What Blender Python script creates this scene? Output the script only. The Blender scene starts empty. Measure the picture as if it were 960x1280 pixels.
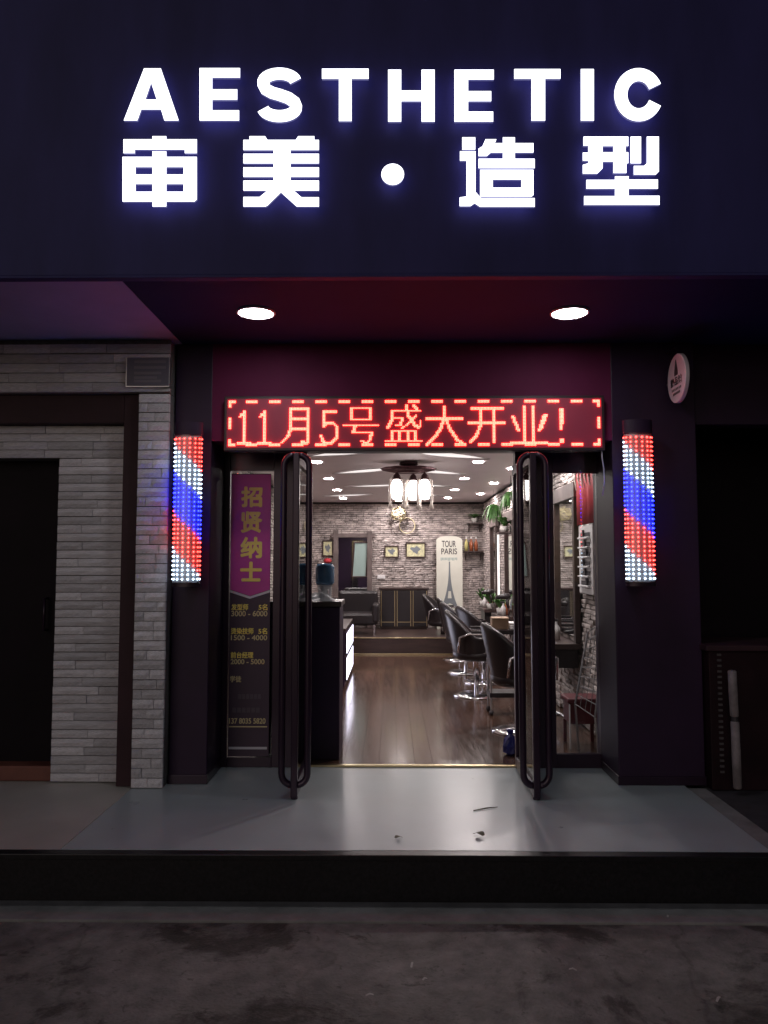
import bpy, math, random
from mathutils import Vector, Matrix
random.seed(7)
R = math.radians
SC = bpy.context.scene
COL = SC.collection

# ------------------------------------------------------------------ camera
# z = 0 is the top of the shop-front platform, +Y runs into the shop
CAM_Z, F, PITCH, YAW = 1.46, 963.0, R(3.85), R(0.6)
cam_d = bpy.data.cameras.new('camera')
cam = bpy.data.objects.new('camera', cam_d); COL.objects.link(cam)
cam.location = (0, 0, CAM_Z)
cam.rotation_euler = (R(90) + PITCH, 0, YAW)
cam_d.sensor_fit = 'VERTICAL'; cam_d.sensor_height = 24; cam_d.lens = F / 1280 * 24
cam_d.clip_start = 0.05; cam_d.clip_end = 500
SC.camera = cam

# ------------------------------------------------------------------ world, moon-like sun, exposure
world = bpy.data.worlds.new('World'); SC.world = world; world.use_nodes = True
wn = world.node_tree
bg = wn.nodes['Background']
sky = wn.nodes.new('ShaderNodeTexSky'); sky.sky_type = 'NISHITA'; sky.sun_disc = False
sky.sun_elevation = R(15); sky.sun_rotation = R(200)
wn.links.new(sky.outputs['Color'], bg.inputs['Color'])
bg.inputs['Strength'].default_value = 0.013
sun_d = bpy.data.lights.new('sun', 'SUN'); sun_d.energy = 0.26; sun_d.angle = R(40); sun_d.color = (1.0, 0.89, 0.90)
sun = bpy.data.objects.new('sun', sun_d); COL.objects.link(sun)
sun.rotation_euler = (R(75), 0, R(-20))
SC.view_settings.view_transform = 'Standard'; SC.view_settings.look = 'None'
SC.view_settings.exposure = 0; SC.view_settings.gamma = 1; SC.view_settings.use_curve_mapping = False
SC.render.engine = 'CYCLES'
cy = SC.cycles
cy.max_bounces = 8; cy.diffuse_bounces = 4; cy.glossy_bounces = 4; cy.transmission_bounces = 6; cy.transparent_max_bounces = 12
cy.sample_clamp_indirect = 4.0; cy.use_denoising = True; cy.caustics_reflective = False; cy.caustics_refractive = False

# ------------------------------------------------------------------ helpers
_cp, _sp, _cy, _sy = math.cos(PITCH), math.sin(PITCH), math.cos(YAW), math.sin(YAW)
def ray(u, v):
    x = (u - 480) / F; y = (640 - v) / F
    fx, fy, fz = x, _cp - y * _sp, _sp + y * _cp
    return Vector((fx * _cy - fy * _sy, fx * _sy + fy * _cy, fz))
def at(u, v, Y):                      # the point at depth Y seen at photo position (u, v)
    d = ray(u, v); t = Y / d.y
    return Vector((d.x * t, Y, CAM_Z + d.z * t))
def atz(u, v, z):
    d = ray(u, v); t = (z - CAM_Z) / d.z
    return Vector((d.x * t, d.y * t, z))
def atx(u, v, X):
    d = ray(u, v); t = X / d.x
    return Vector((X, d.y * t, CAM_Z + d.z * t))
def ux(u, Y): return at(u, 700, Y).x
def vz(v, Y): return at(480, v, Y).z

class MB:
    def __init__(s): s.v = []; s.f = []
    def add(s, vs, fs):
        o = len(s.v); s.v += [tuple(p) for p in vs]; s.f += [tuple(i + o for i in f) for f in fs]; return s
    def box(s, x0, x1, y0, y1, z0, z1):
        return s.add([(x0,y0,z0),(x1,y0,z0),(x1,y1,z0),(x0,y1,z0),(x0,y0,z1),(x1,y0,z1),(x1,y1,z1),(x0,y1,z1)],
                     [(0,3,2,1),(4,5,6,7),(0,1,5,4),(1,2,6,5),(2,3,7,6),(3,0,4,7)])
    def tube(s, pts, r, n=8, cap=True, closed=False):
        pts = [Vector(p) for p in pts]; N = len(pts); rs = r if isinstance(r, (list, tuple)) else [r] * N
        vs = []; fs = []; prev = None
        for i, p in enumerate(pts):
            if closed: t = pts[(i+1) % N] - pts[i-1]
            else: t = pts[min(i+1, N-1)] - pts[max(i-1, 0)]
            t.normalize()
            if prev is None:
                a = Vector((0,0,1)) if abs(t.z) < 0.9 else Vector((1,0,0))
                n1 = t.cross(a).normalized()
            else:
                n1 = (prev - t * prev.dot(t)).normalized()
            prev = n1; n2 = t.cross(n1)
            for k in range(n):
                a = 2 * math.pi * k / n
                vs.append(p + (n1 * math.cos(a) + n2 * math.sin(a)) * rs[i])
        M = N if closed else N - 1
        for i in range(M):
            j = (i + 1) % N
            for k in range(n):
                fs.append((i*n+k, i*n+(k+1) % n, j*n+(k+1) % n, j*n+k))
        if cap and not closed:
            fs.append(tuple(range(n))[::-1]); fs.append(tuple((N-1)*n + k for k in range(n)))
        return s.add(vs, fs)
    def lathe(s, prof, c=(0,0,0), n=20, a0=0, a1=2*math.pi, axis='z'):
        full = abs(a1 - a0 - 2*math.pi) < 1e-6; m = n if full else n + 1
        vs = []; fs = []
        for r, z in prof:
            for k in range(m):
                a = a0 + (a1 - a0) * k / n
                p = (r*math.cos(a), r*math.sin(a), z)
                if axis == 'x': p = (p[2], p[0], p[1])
                if axis == 'y': p = (p[0], p[2], p[1])
                vs.append((c[0]+p[0], c[1]+p[1], c[2]+p[2]))
        for i in range(len(prof) - 1):
            for k in range(m if full else m - 1):
                j = (k + 1) % m
                fs.append((i*m+k, i*m+j, (i+1)*m+j, (i+1)*m+k))
        return s.add(vs, fs)
    def prism(s, poly, y0, y1):       # polygon given as (x, z), extruded along Y; ngon caps
        n = len(poly)
        vs = [(x, y0, z) for x, z in poly] + [(x, y1, z) for x, z in poly]
        fs = [tuple(range(n)), tuple(range(2*n-1, n-1, -1))] + [(i, i+n, (i+1) % n + n, (i+1) % n) for i in range(n)]
        return s.add(vs, fs)
    def build(s, name, m, parent=None, bevel=0, smooth=False, kind=None):
        me = bpy.data.meshes.new(name); me.from_pydata(s.v, [], s.f); me.update()
        return finish(name, me, m, parent, bevel, smooth, kind)
def finish(name, me, m, parent=None, bevel=0, smooth=False, kind=None):
    if m and not me.materials: me.materials.append(m)
    if smooth:
        for p in me.polygons: p.use_smooth = True
    o = bpy.data.objects.new(name, me); COL.objects.link(o)
    if parent: o.parent = parent; o.matrix_parent_inverse = parent.matrix_basis.inverted()
    if bevel:
        b = o.modifiers.new('edge', 'BEVEL'); b.width = bevel; b.segments = 2; b.limit_method = 'ANGLE'; b.angle_limit = R(40)
    if kind: o['kind'] = kind
    return o
def box(name, m, x0, x1, y0, y1, z0, z1, parent=None, bevel=0, kind=None):
    return MB().box(min(x0,x1), max(x0,x1), min(y0,y1), max(y0,y1), min(z0,z1), max(z0,z1)).build(name, m, parent, bevel, kind=kind)
def tag(o, label, cat=None, group=None):
    o['label'] = label
    if cat: o['category'] = cat
    if group: o['group'] = group
    return o
def thing(name, label, cat, loc=(0,0,0), group=None):
    o = bpy.data.objects.new(name, None); COL.objects.link(o); o.location = loc
    o.empty_display_size = 0.1
    return tag(o, label, cat, group)
def dup(root, offset, label, group=None):
    def cp(o, par):
        c = o.copy(); COL.objects.link(c)
        if par: c.parent = par
        for ch in [x for x in bpy.data.objects if x.parent == o and x != c]: cp(ch, c)
        return c
    kids = cp(root, None); kids.location = root.location + Vector(offset); kids['label'] = label
    if group: kids['group'] = group
    return kids

# ---- outlines: 2D filled curves turned to meshes in the XZ plane
def outline_mesh(splines, depth, y):
    """splines: lists of (x, z); later ones inside earlier ones become holes. Front face at y, body goes back by depth."""
    cu = bpy.data.curves.new('outline', 'CURVE'); cu.dimensions = '2D'; cu.fill_mode = 'BOTH'; cu.extrude = depth / 2
    for pts in splines:
        sp = cu.splines.new('POLY'); sp.points.add(len(pts) - 1); sp.use_cyclic_u = True
        for p, q in zip(sp.points, pts): p.co = (q[0], q[1], 0, 1)
    return curve_to_mesh(cu, y + depth / 2)
def curve_to_mesh(cu, y, off=(0, 0)):
    o = bpy.data.objects.new('outline', cu); COL.objects.link(o)
    dg = bpy.context.evaluated_depsgraph_get()
    me = bpy.data.meshes.new_from_object(o.evaluated_get(dg))
    bpy.data.objects.remove(o); bpy.data.curves.remove(cu)
    me.transform(Matrix(((1,0,0,off[0]),(0,0,-1,y),(0,1,0,off[1]),(0,0,0,1))))
    me.materials.clear()
    return me
def heavy_text(body, x0, z0, x1, z1, y, wt):
    vs = []; fs = []
    for k, (a, b) in enumerate(((0, 0), (1, 0), (-1, 0), (0, 1), (0, -1), (.7, .7), (-.7, .7), (.7, -.7), (-.7, -.7))):
        me = text_mesh(body, x0 + wt, z0 + wt, x1 - wt, z1 - wt, y - k * 0.00025, 0.0002); o = len(vs)
        vs += [(v.co.x + a * wt, v.co.y, v.co.z + b * wt) for v in me.vertices]; fs += [tuple(i + o for i in p.vertices) for p in me.polygons]
        bpy.data.meshes.remove(me)
    me = bpy.data.meshes.new('writing'); me.from_pydata(vs, [], fs); me.update(); return me
def text_mesh(body, x0, z0, x1, z1, y, depth=0.002, bold=0.0):
    """text scaled to fill the box x0..x1, z0..z1 on the plane y (front face), standing upright"""
    cu = bpy.data.curves.new('writing', 'FONT'); cu.body = body; cu.size = 1; cu.extrude = 0.01; cu.offset = bold
    me = curve_to_mesh(cu, 0)
    xs = [v.co.x for v in me.vertices]; zs = [v.co.z for v in me.vertices]
    sx = (x1 - x0) / (max(xs) - min(xs)); sz = (z1 - z0) / (max(zs) - min(zs))
    mx, mz = min(xs), min(zs)
    for v in me.vertices:
        v.co = (x0 + (v.co.x - mx) * sx, y + depth / 2 + v.co.y / 0.01 * depth / 2, z0 + (v.co.z - mz) * sz)
    return me

# ------------------------------------------------------------------ materials
def mat(name, col, rough=0.5, metal=0.0, var=0.0, vscale=6.0, bump=0.0, bscale=40.0, emit=None, estr=0.0, spec=0.5, col2=None, coat=0.0, stretch=None, rvar=0.0):
    m = bpy.data.materials.new(name); m.use_nodes = True
    nt = m.node_tree; b = nt.nodes['Principled BSDF']
    c4 = (*col, 1)
    b.inputs['Base Color'].default_value = c4
    b.inputs['Roughness'].default_value = rough; b.inputs['Metallic'].default_value = metal
    b.inputs['Specular IOR Level'].default_value = spec
    b.inputs['Coat Weight'].default_value = coat; b.inputs['Coat Roughness'].default_value = 0.08
    if var or bump or col2 or rvar:
        tc = nt.nodes.new('ShaderNodeTexCoord'); src = tc.outputs['Object']
        if stretch:
            mp = nt.nodes.new('ShaderNodeMapping'); mp.inputs['Scale'].default_value = stretch
            nt.links.new(src, mp.inputs['Vector']); src = mp.outputs['Vector']
    if var or col2 or rvar:
        n = nt.nodes.new('ShaderNodeTexNoise'); n.inputs['Scale'].default_value = vscale; n.inputs['Detail'].default_value = 6
        n.inputs['Roughness'].default_value = 0.62
        nt.links.new(src, n.inputs['Vector'])
        rp = nt.nodes.new('ShaderNodeValToRGB')
        rp.color_ramp.elements[0].position = 0.34; rp.color_ramp.elements[1].position = 0.68
        a = tuple(max(0, c * (1 - var)) for c in col); d = col2 if col2 else tuple(min(1, c * (1 + var)) for c in col)
        rp.color_ramp.elements[0].color = (*a, 1); rp.color_ramp.elements[1].color = (*d, 1)
        nt.links.new(n.outputs['Fac'], rp.inputs['Fac']); nt.links.new(rp.outputs['Color'], b.inputs['Base Color'])
        if rvar:
            mr = nt.nodes.new('ShaderNodeMapRange'); mr.inputs['From Min'].default_value = 0.3; mr.inputs['From Max'].default_value = 0.7
            mr.inputs['To Min'].default_value = max(0.02, rough - rvar); mr.inputs['To Max'].default_value = min(1, rough + rvar)
            nt.links.new(n.outputs['Fac'], mr.inputs['Value']); nt.links.new(mr.outputs['Result'], b.inputs['Roughness'])
    if bump:
        n2 = nt.nodes.new('ShaderNodeTexNoise'); n2.inputs['Scale'].default_value = bscale; n2.inputs['Detail'].default_value = 5
        nt.links.new(src, n2.inputs['Vector'])
        bp = nt.nodes.new('ShaderNodeBump'); bp.inputs['Strength'].default_value = bump; bp.inputs['Distance'].default_value = 0.01
        nt.links.new(n2.outputs['Fac'], bp.inputs['Height']); nt.links.new(bp.outputs['Normal'], b.inputs['Normal'])
    if emit:
        b.inputs['Emission Color'].default_value = (*emit, 1); b.inputs['Emission Strength'].default_value = estr
    return m
def per_object(m, amount):            # each piece a little lighter or darker, as fired bricks and sawn boards are
    nt = m.node_tree; b = nt.nodes['Principled BSDF']
    oi = nt.nodes.new('ShaderNodeObjectInfo'); hs = nt.nodes.new('ShaderNodeHueSaturation')
    mr = nt.nodes.new('ShaderNodeMapRange'); mr.inputs['To Min'].default_value = 1 - amount; mr.inputs['To Max'].default_value = 1 + amount
    nt.links.new(oi.outputs['Random'], mr.inputs['Value']); nt.links.new(mr.outputs['Result'], hs.inputs['Value'])
    link = b.inputs['Base Color'].links
    if link: nt.links.new(link[0].from_socket, hs.inputs['Color'])
    else: hs.inputs['Color'].default_value = b.inputs['Base Color'].default_value
    nt.links.new(hs.outputs['Color'], b.inputs['Base Color'])
    return m
def glass_mat(name, tint=(0.93, 0.95, 0.95), rough=0.02):
    m = bpy.data.materials.new(name); m.use_nodes = True; nt = m.node_tree
    nt.nodes.remove(nt.nodes['Principled BSDF'])
    tr = nt.nodes.new('ShaderNodeBsdfTransparent'); tr.inputs['Color'].default_value = (*tint, 1)
    gl = nt.nodes.new('ShaderNodeBsdfGlossy'); gl.inputs['Roughness'].default_value = rough
    fr = nt.nodes.new('ShaderNodeFresnel'); fr.inputs['IOR'].default_value = 1.5
    mx = nt.nodes.new('ShaderNodeMixShader')
    nt.links.new(fr.outputs[0], mx.inputs[0]); nt.links.new(tr.outputs[0], mx.inputs[1]); nt.links.new(gl.outputs[0], mx.inputs[2])
    nt.links.new(mx.outputs[0], nt.nodes['Material Output'].inputs['Surface'])
    return m
def emis(name, col, st):
    return mat(name, (0.8, 0.8, 0.8), 0.4, emit=col, estr=st)

M = dict(
    asphalt=mat('road_concrete', (0.18, 0.17, 0.16), 0.85, var=0.3, vscale=9, bump=0.8, bscale=70),
    gutter=mat('gutter_concrete', (0.22, 0.21, 0.205), 0.8, var=0.25, vscale=5, bump=0.3, bscale=50),
    riser=mat('black_granite', (0.012, 0.011, 0.013), 0.35, var=0.4, vscale=60, spec=0.3),
    grey=mat('grey_floor_slab', (0.35, 0.395, 0.41), 0.31, var=0.06, vscale=3.0, bump=0.05, bscale=60, rvar=0.04),
    beige=mat('beige_floor_tile', (0.42, 0.39, 0.35), 0.45, var=0.08, vscale=2.5, bump=0.03, bscale=12),
    stonedark=mat('dark_stone_paving', (0.05, 0.045, 0.05), 0.6, var=0.3, vscale=8, bump=0.1),
    fascia=mat('indigo_sign_board', (0.034, 0.031, 0.135), 0.6, spec=0.25, var=0.22, vscale=1.5, stretch=(2, 1, .5), bump=0.02, bscale=6),
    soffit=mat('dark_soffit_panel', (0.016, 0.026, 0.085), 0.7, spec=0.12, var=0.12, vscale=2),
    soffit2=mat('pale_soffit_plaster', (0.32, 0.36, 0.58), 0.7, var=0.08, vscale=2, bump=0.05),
    panel=mat('dark_lacquer_purple_glare', (0.024, 0.009, 0.032), 0.5, spec=0.3, var=0.2, vscale=2.2),  # purple in the base colour stands in for veiling glare
    redglow=mat('header_red_led_glow', (0.11, 0.012, 0.050), 0.65, spec=0.15, var=0.15, vscale=2.0),  # the LED sign's red glow is put into the header's colour
    frame=mat('dark_bronze_frame', (0.026, 0.012, 0.028), 0.28, 0.3, var=0.15, vscale=4),
    brick=per_object(mat('pale_split_brick', (0.72, 0.69, 0.74), 0.8, var=0.26, vscale=9, bump=0.7, bscale=22, stretch=(1, 1, 3)), 0.22),
    mortar=mat('mortar', (0.16, 0.145, 0.14), 0.95, var=0.2, vscale=30),
    band=mat('maroon_door_band', (0.040, 0.018, 0.024), 0.6, spec=0.2, var=0.2, vscale=3),
    darkdoor=mat('dark_door_leaf', (0.006, 0.003, 0.006), 0.6, spec=0.12, var=0.2, vscale=3),
    redbase=mat('red_door_step', (0.16, 0.05, 0.035), 0.6, var=0.2, vscale=5),
    letter=emis('lit_letter_acrylic', (0.88, 0.9, 1.0), 2.6),
    lettersd=emis('lit_letter_side', (0.42, 0.42, 1.0), 0.25),
    letterbk=emis('added_letter_backglow', (0.55, 0.55, 1.0), 1.5),  # back glow added to spread a blue halo over the board
    lamp=emis('downlight_diffuser', (0.92, 0.96, 1.0), 44),
    chrome=mat('chrome', (0.75, 0.75, 0.78), 0.14, 1.0),
    steel=mat('brushed_steel', (0.5, 0.5, 0.52), 0.35, 1.0),
    ledred=emis('red_led', (1.0, 0.062, 0.034), 9.5),
    ledbloom=mat('led_face_red_bloom', (0.30, 0.022, 0.06), 0.55),  # crimson base colour stands in for the diodes' bloom
    case=mat('sign_case', (0.03, 0.02, 0.025), 0.4, 0.2),
    pred=emis('red_pole_led', (1.0, 0.035, 0.025), 14.0),
    pwhite=emis('white_pole_led', (0.62, 0.80, 1.0), 9),
    pblue=emis('blue_pole_led', (0.008, 0.014, 1.0), 24.0),
    poleface=mat('pole_face', (0.5, 0.5, 0.52), 0.5),
    acrylic=glass_mat('clear_acrylic', (0.9, 0.92, 0.97), 0.03),
    glass=glass_mat('clear_glass'),
    magenta=mat('magenta_print', (0.50, 0.05, 0.30), 0.5, var=0.08, vscale=5),
    posterdark=mat('dark_print', (0.035, 0.014, 0.04), 0.45),
    gold=mat('gold_print', (0.90, 0.74, 0.16), 0.5),
    dimgold=mat('pale_gold_print', (0.60, 0.50, 0.27), 0.5),
    dimtext=mat('dim_grey_print', (0.07, 0.05, 0.075), 0.5),
    silver=mat('silver_print', (0.45, 0.45, 0.52), 0.4, 0.3),
    pinkwhite=mat('pinkish_white_plastic', (0.62, 0.52, 0.57), 0.5),
    inkdark=mat('dark_ink', (0.03, 0.025, 0.03), 0.6),
    plank=per_object(mat('dark_wood_plank', (0.075, 0.040, 0.027), 0.17, var=0.28, vscale=5, bump=0.03, bscale=25, stretch=(6, 0.6, 1), coat=0.12, rvar=0.06), 0.25),
    ceil=mat('ceiling_paint', (0.80, 0.71, 0.74), 0.35, var=0.03, vscale=3),
    stone=mat('stacked_slate', (0.46, 0.40, 0.38), 0.75, var=0.5, vscale=7, bump=0.9, bscale=30, stretch=(1, 1, 2.5)),
    joint=mat('stone_joint', (0.05, 0.045, 0.045), 0.95),
    intlamp=emis('warm_downlight', (1.0, 0.90, 0.88), 470),
    leaflamp=emis('ceiling_slot_light', (1.0, 0.93, 0.9), 0.9),
    shade=emis('lamp_glass', (1.0, 0.92, 0.86), 5.0),
    bronze=mat('aged_bronze', (0.10, 0.05, 0.055), 0.4, 0.6, var=0.3, vscale=20),
    creamgl=mat('cream_glass_drop', (0.75, 0.68, 0.62), 0.25),
    brass=mat('brass_strip', (0.62, 0.50, 0.30), 0.3, 1.0),
    wood=mat('dark_walnut', (0.045, 0.026, 0.024), 0.35, var=0.3, vscale=3, stretch=(1, 1, 6)),
    greywood=mat('grey_brown_wood', (0.13, 0.10, 0.095), 0.5, var=0.3, vscale=4),
    leather=mat('black_leather', (0.018, 0.014, 0.016), 0.32, bump=0.12, bscale=90),
    mirror=mat('mirror_glass', (0.82, 0.84, 0.84), 0.03, 1.0),
    greenpanel=mat('grey_green_glass', (0.30, 0.40, 0.38), 0.25),
    cream=mat('cream_board', (0.66, 0.66, 0.58), 0.6, var=0.05, vscale=3),
    ink=mat('blue_grey_ink', (0.17, 0.19, 0.21), 0.7),
    paper=mat('yellowed_paper', (0.60, 0.58, 0.36), 0.7, var=0.3, vscale=24),
    white=mat('white_plastic', (0.72, 0.70, 0.70), 0.45),
    lightpanel=emis('lit_counter_panel', (0.82, 0.80, 1.0), 3.5),
    blueglass=mat('blue_plastic', (0.10, 0.22, 0.36), 0.12, var=0.3, vscale=9),
    bag=mat('white_plastic_film', (0.6, 0.62, 0.63), 0.35, bump=0.6, bscale=30),
    red=mat('red_cloth', (0.50, 0.035, 0.05), 0.7, var=0.15, vscale=6),
    darkred=mat('dark_red_plastic', (0.12, 0.012, 0.02), 0.4),
    leaf=mat('green_leaf', (0.06, 0.17, 0.035), 0.5, var=0.4, vscale=20),
    pot=mat('white_pot', (0.6, 0.58, 0.55), 0.5),
    amber=mat('amber_bottle', (0.36, 0.11, 0.05), 0.15),
    yellow=mat('yellow_bottle', (0.55, 0.50, 0.20), 0.2),
    tan=mat('tan_cardboard', (0.40, 0.28, 0.19), 0.7),
    bluetape=mat('blue_plastic_bag', (0.02, 0.025, 0.14), 0.2),
    rattan=mat('pale_gold_rattan', (0.55, 0.48, 0.30), 0.5),
    drywood=mat('dry_leaf', (0.10, 0.09, 0.06), 0.8),
    scrap=mat('paper_scrap', (0.40, 0.38, 0.36), 0.8),
    wire=mat('dull_wire', (0.22, 0.21, 0.22), 0.45, 0.6),
    tower=mat('render_wall', (0.05, 0.045, 0.06), 0.8, var=0.2, vscale=2),
)

def road_stains(m):                   # oil and damp blotches with ragged rims, fine cracks
    nt = m.node_tree; b = nt.nodes['Principled BSDF']; src = b.inputs['Base Color'].links[0].from_socket
    tc = nt.nodes.new('ShaderNodeTexCoord')
    def ramp(sc, lo, hi, det, col):
        nonlocal src
        n = nt.nodes.new('ShaderNodeTexNoise'); n.inputs['Scale'].default_value = sc; n.inputs['Detail'].default_value = det; n.inputs['Roughness'].default_value = .68
        n.inputs['Distortion'].default_value = .4
        nt.links.new(tc.outputs['Object'], n.inputs['Vector'])
        r = nt.nodes.new('ShaderNodeMapRange'); r.inputs['From Min'].default_value = lo; r.inputs['From Max'].default_value = hi
        r.inputs['To Min'].default_value = 0; r.inputs['To Max'].default_value = 1; nt.links.new(n.outputs['Fac'], r.inputs['Value'])
        mx = nt.nodes.new('ShaderNodeMix'); mx.data_type = 'RGBA'; mx.blend_type = 'MULTIPLY'
        nt.links.new(r.outputs['Result'], mx.inputs['Factor']); nt.links.new(src, mx.inputs[6]); mx.inputs[7].default_value = (*col, 1)
        src = mx.outputs[2]
    ramp(1.4, .52, .58, 9, (.36, .34, .32)); ramp(4.5, .60, .66, 7, (.45, .43, .42)); ramp(22, .60, .70, 4, (.6, .58, .56)); ramp(0.7, .45, .6, 5, (.75, .74, .72))
    v = nt.nodes.new('ShaderNodeTexVoronoi'); v.feature = 'DISTANCE_TO_EDGE'; v.inputs['Scale'].default_value = .55
    dn = nt.nodes.new('ShaderNodeTexNoise'); dn.inputs['Scale'].default_value = 3; dn.inputs['Detail'].default_value = 6
    ad = nt.nodes.new('ShaderNodeMix'); ad.data_type = 'RGBA'; ad.blend_type = 'ADD'; ad.inputs['Factor'].default_value = .5
    nt.links.new(tc.outputs['Object'], dn.inputs['Vector']); nt.links.new(tc.outputs['Object'], ad.inputs[6]); nt.links.new(dn.outputs['Color'], ad.inputs[7]); nt.links.new(ad.outputs[2], v.inputs['Vector'])
    r = nt.nodes.new('ShaderNodeMapRange'); r.inputs['From Min'].default_value = .002; r.inputs['From Max'].default_value = .012; r.inputs['To Min'].default_value = 1; r.inputs['To Max'].default_value = 0
    nt.links.new(v.outputs['Distance'], r.inputs['Value'])
    mx = nt.nodes.new('ShaderNodeMix'); mx.data_type = 'RGBA'; mx.blend_type = 'MULTIPLY'; nt.links.new(r.outputs['Result'], mx.inputs['Factor']); nt.links.new(src, mx.inputs[6]); mx.inputs[7].default_value = (.78, .77, .76, 1)
    nt.links.new(mx.outputs[2], b.inputs['Base Color'])
road_stains(M['asphalt'])

# ------------------------------------------------------------------ depths measured from the camera
YF = 3.88          # face of the sign board over the door
YH = 5.22          # face of the header and pilasters
YB = 5.10          # face of the neighbour's brickwork
YD = 5.62          # plane of the shop's doors
ZS = 2.98          # underside of the canopy
ZR = -0.235        # road
YE = 3.99          # front edge of the platform
XL, XR = -1.78, 1.72   # inner faces of the shop's side walls
YBK, ZC = 14.5, 2.62   # back wall and ceiling of the shop
ZI = 0.012             # shop floor

# ------------------------------------------------------------------ ground
def structure(o): o['kind'] = 'structure'; return o
g = MB()
n = 60                                                      # a road sheet with shallow dents near the shop
xs = [-60, -30, -12] + [-5 + 10 * i / n for i in range(n + 1)] + [12, 30, 60]
ys = [-60, -30, -10] + [0 + 3.79 * i / 40 for i in range(41)]
from mathutils import noise
for y in ys:
    for x in xs:
        d = noise.noise((x * 1.3, y * 1.3, 0)) * 0.012 + noise.noise((x * 5, y * 5, 3)) * 0.004
        if y < 0 or abs(x) > 5: d = 0
        if y > 3.6: d *= (3.79 - y) / 0.19
        g.v.append((x, y, ZR - 0.012 + d))
w = len(xs)
for j in range(len(ys) - 1):
    for i in range(w - 1):
        g.f.append((j*w+i, j*w+i+1, (j+1)*w+i+1, (j+1)*w+i))
g.f.append((0, len(g.v), len(g.v)+1, w-1))
g.v += [(-60, -60.5, ZR - 0.012), (60, -60.5, ZR - 0.012)]
structure(g.build('road', M['asphalt'], smooth=True))
gut = structure(box('gutter', M['gutter'], -40, 40, 3.785, 4.05, ZR - 0.2, ZR, bevel=0.006))
# the platform: black granite kerb, then the three floors on it
plat = structure(box('platform', M['riser'], -40, 40, YE, 30, ZR - 0.1, -0.03))
structure(box('platform_edge', M['riser'], -40, 40, YE - 0.015, YE + 0.05, -0.029, -0.0005, bevel=0.004))
structure(box('shop_front_floor', M['grey'], -1.70, 1.93, YE + 0.051, 5.70, -0.028, 0.0, bevel=0.004))
structure(box('neighbour_floor', M['beige'], -40, -1.703, YE + 0.051, 5.6, -0.028, -0.002, bevel=0.004))
structure(box('paved_strip', M['gutter'], 1.932, 2.06, YE + 0.051, 5.2, -0.029, -0.012, bevel=0.004))
structure(box('side_paving', M['stonedark'], 2.062, 40, YE + 0.051, 6.4, -0.029, -0.016, bevel=0.004))

# ------------------------------------------------------------------ the shop building (outside)
shop = thing('salon_building', 'dark salon shopfront tinted with purple glare, with pilasters and a deep canopy', 'building', (0, YH, 0))
box('canopy_body', M['tower'], -7, 7, YF + 0.045, 8.0, ZS + 0.03, 5.6, shop)
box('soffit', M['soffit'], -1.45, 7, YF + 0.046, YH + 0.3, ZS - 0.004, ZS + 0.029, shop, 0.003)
box('header_panel', M['redglow'], -1.245, 2.065, YH + 0.002, YD + 0.10, 2.30, ZS - 0.005, shop)
pil_l = box('pilaster', M['panel'], -1.49, -1.235, YH, YD + 0.12, 0.001, ZS - 0.006, shop, 0.006)
pil_r = box('pilaster', M['panel'], ux(768, YH), 2.07, YH, YD + 0.12, 0.001, ZS - 0.006, shop, 0.006)
XPR = ux(768, YH)
for p in (pil_l, pil_r): tag(p, 'dark lacquered pilaster tinted with purple glare beside the doors')
box('pilaster_plinth', M['frame'], -1.495, -1.228, YH - 0.012, YD, 0.0012, 0.06, shop, 0.003)
box('pilaster_plinth', M['frame'], XPR - 0.006, 2.075, YH - 0.012, YD, 0.0012, 0.06, shop, 0.003)
# side and rear shell, so that no street light leaks into the room
box('outer_wall', M['tower'], XL - 0.3, XL - 0.012, YD + 0.14, YBK + 0.3, -0.02, ZS + 0.02, shop)
box('outer_wall', M['tower'], XR + 0.012, XR + 0.34, YD + 0.14, YBK + 0.3, -0.02, ZS + 0.02, shop)
box('roof_slab', M['tower'], XL - 0.3, XR + 0.34, 8.01, YBK + 0.3, ZS + 0.03, ZS + 0.3, shop)
# the return walls from pilaster to room
box('front_wall', M['panel'], XL - 0.3, -1.236, YD + 0.125, YD + 0.139, -0.01, ZS, shop)
box('front_wall', M['panel'], 1.60, XR + 0.34, YD + 0.125, YD + 0.139, -0.01, ZS, shop)

# door frame: jambs, transom, two side lights
XDL, XDR = ux(383, YD), ux(645, YD)      # inner faces of the door opening
XWL0, XWL1 = -1.235, XDL - 0.07
XWR0, XWR1 = XDR + 0.07, XPR
box('transom', M['frame'], -1.234, XPR - 0.001, YD, YD + 0.08, 2.28, 2.36, shop, 0.004)
for xa, xb in ((XDL - 0.07, XDL), (XDR, XDR + 0.07)):
    box('jamb', M['frame'], xa, xb, YD + 0.001, YD + 0.079, 0.002, 2.279, shop, 0.005)
def side_light(xa, xb, gx0, gx1, gz0, gz1):
    w_ = box('side_light', M['frame'], xa + 0.001, gx0, YD + 0.012, YD + 0.07, 0.002, 2.278, shop, 0.003)
    for a in ((gx1, xb - 0.001, 0.002, 2.278), (gx0 + 0.0005, gx1 - 0.0005, 0.002, gz0), (gx0 + 0.0005, gx1 - 0.0005, gz1, 2.278)):
        box('rail', M['frame'], a[0], a[1], YD + 0.014, YD + 0.068, a[2], a[3], w_, 0.003)
    box('pane', M['glass'], gx0 - 0.004, gx1 + 0.004, YD + 0.036, YD + 0.046, gz0 - 0.004, gz1 + 0.004, w_)
    return w_
side_light(XWR0, XWR1, ux(693, YD), ux(750, YD), vz(943, YD), vz(591, YD))
slL = side_light(XWL0, XWL1, ux(286, YD), ux(341, YD), vz(948, YD), vz(588, YD))
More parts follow.
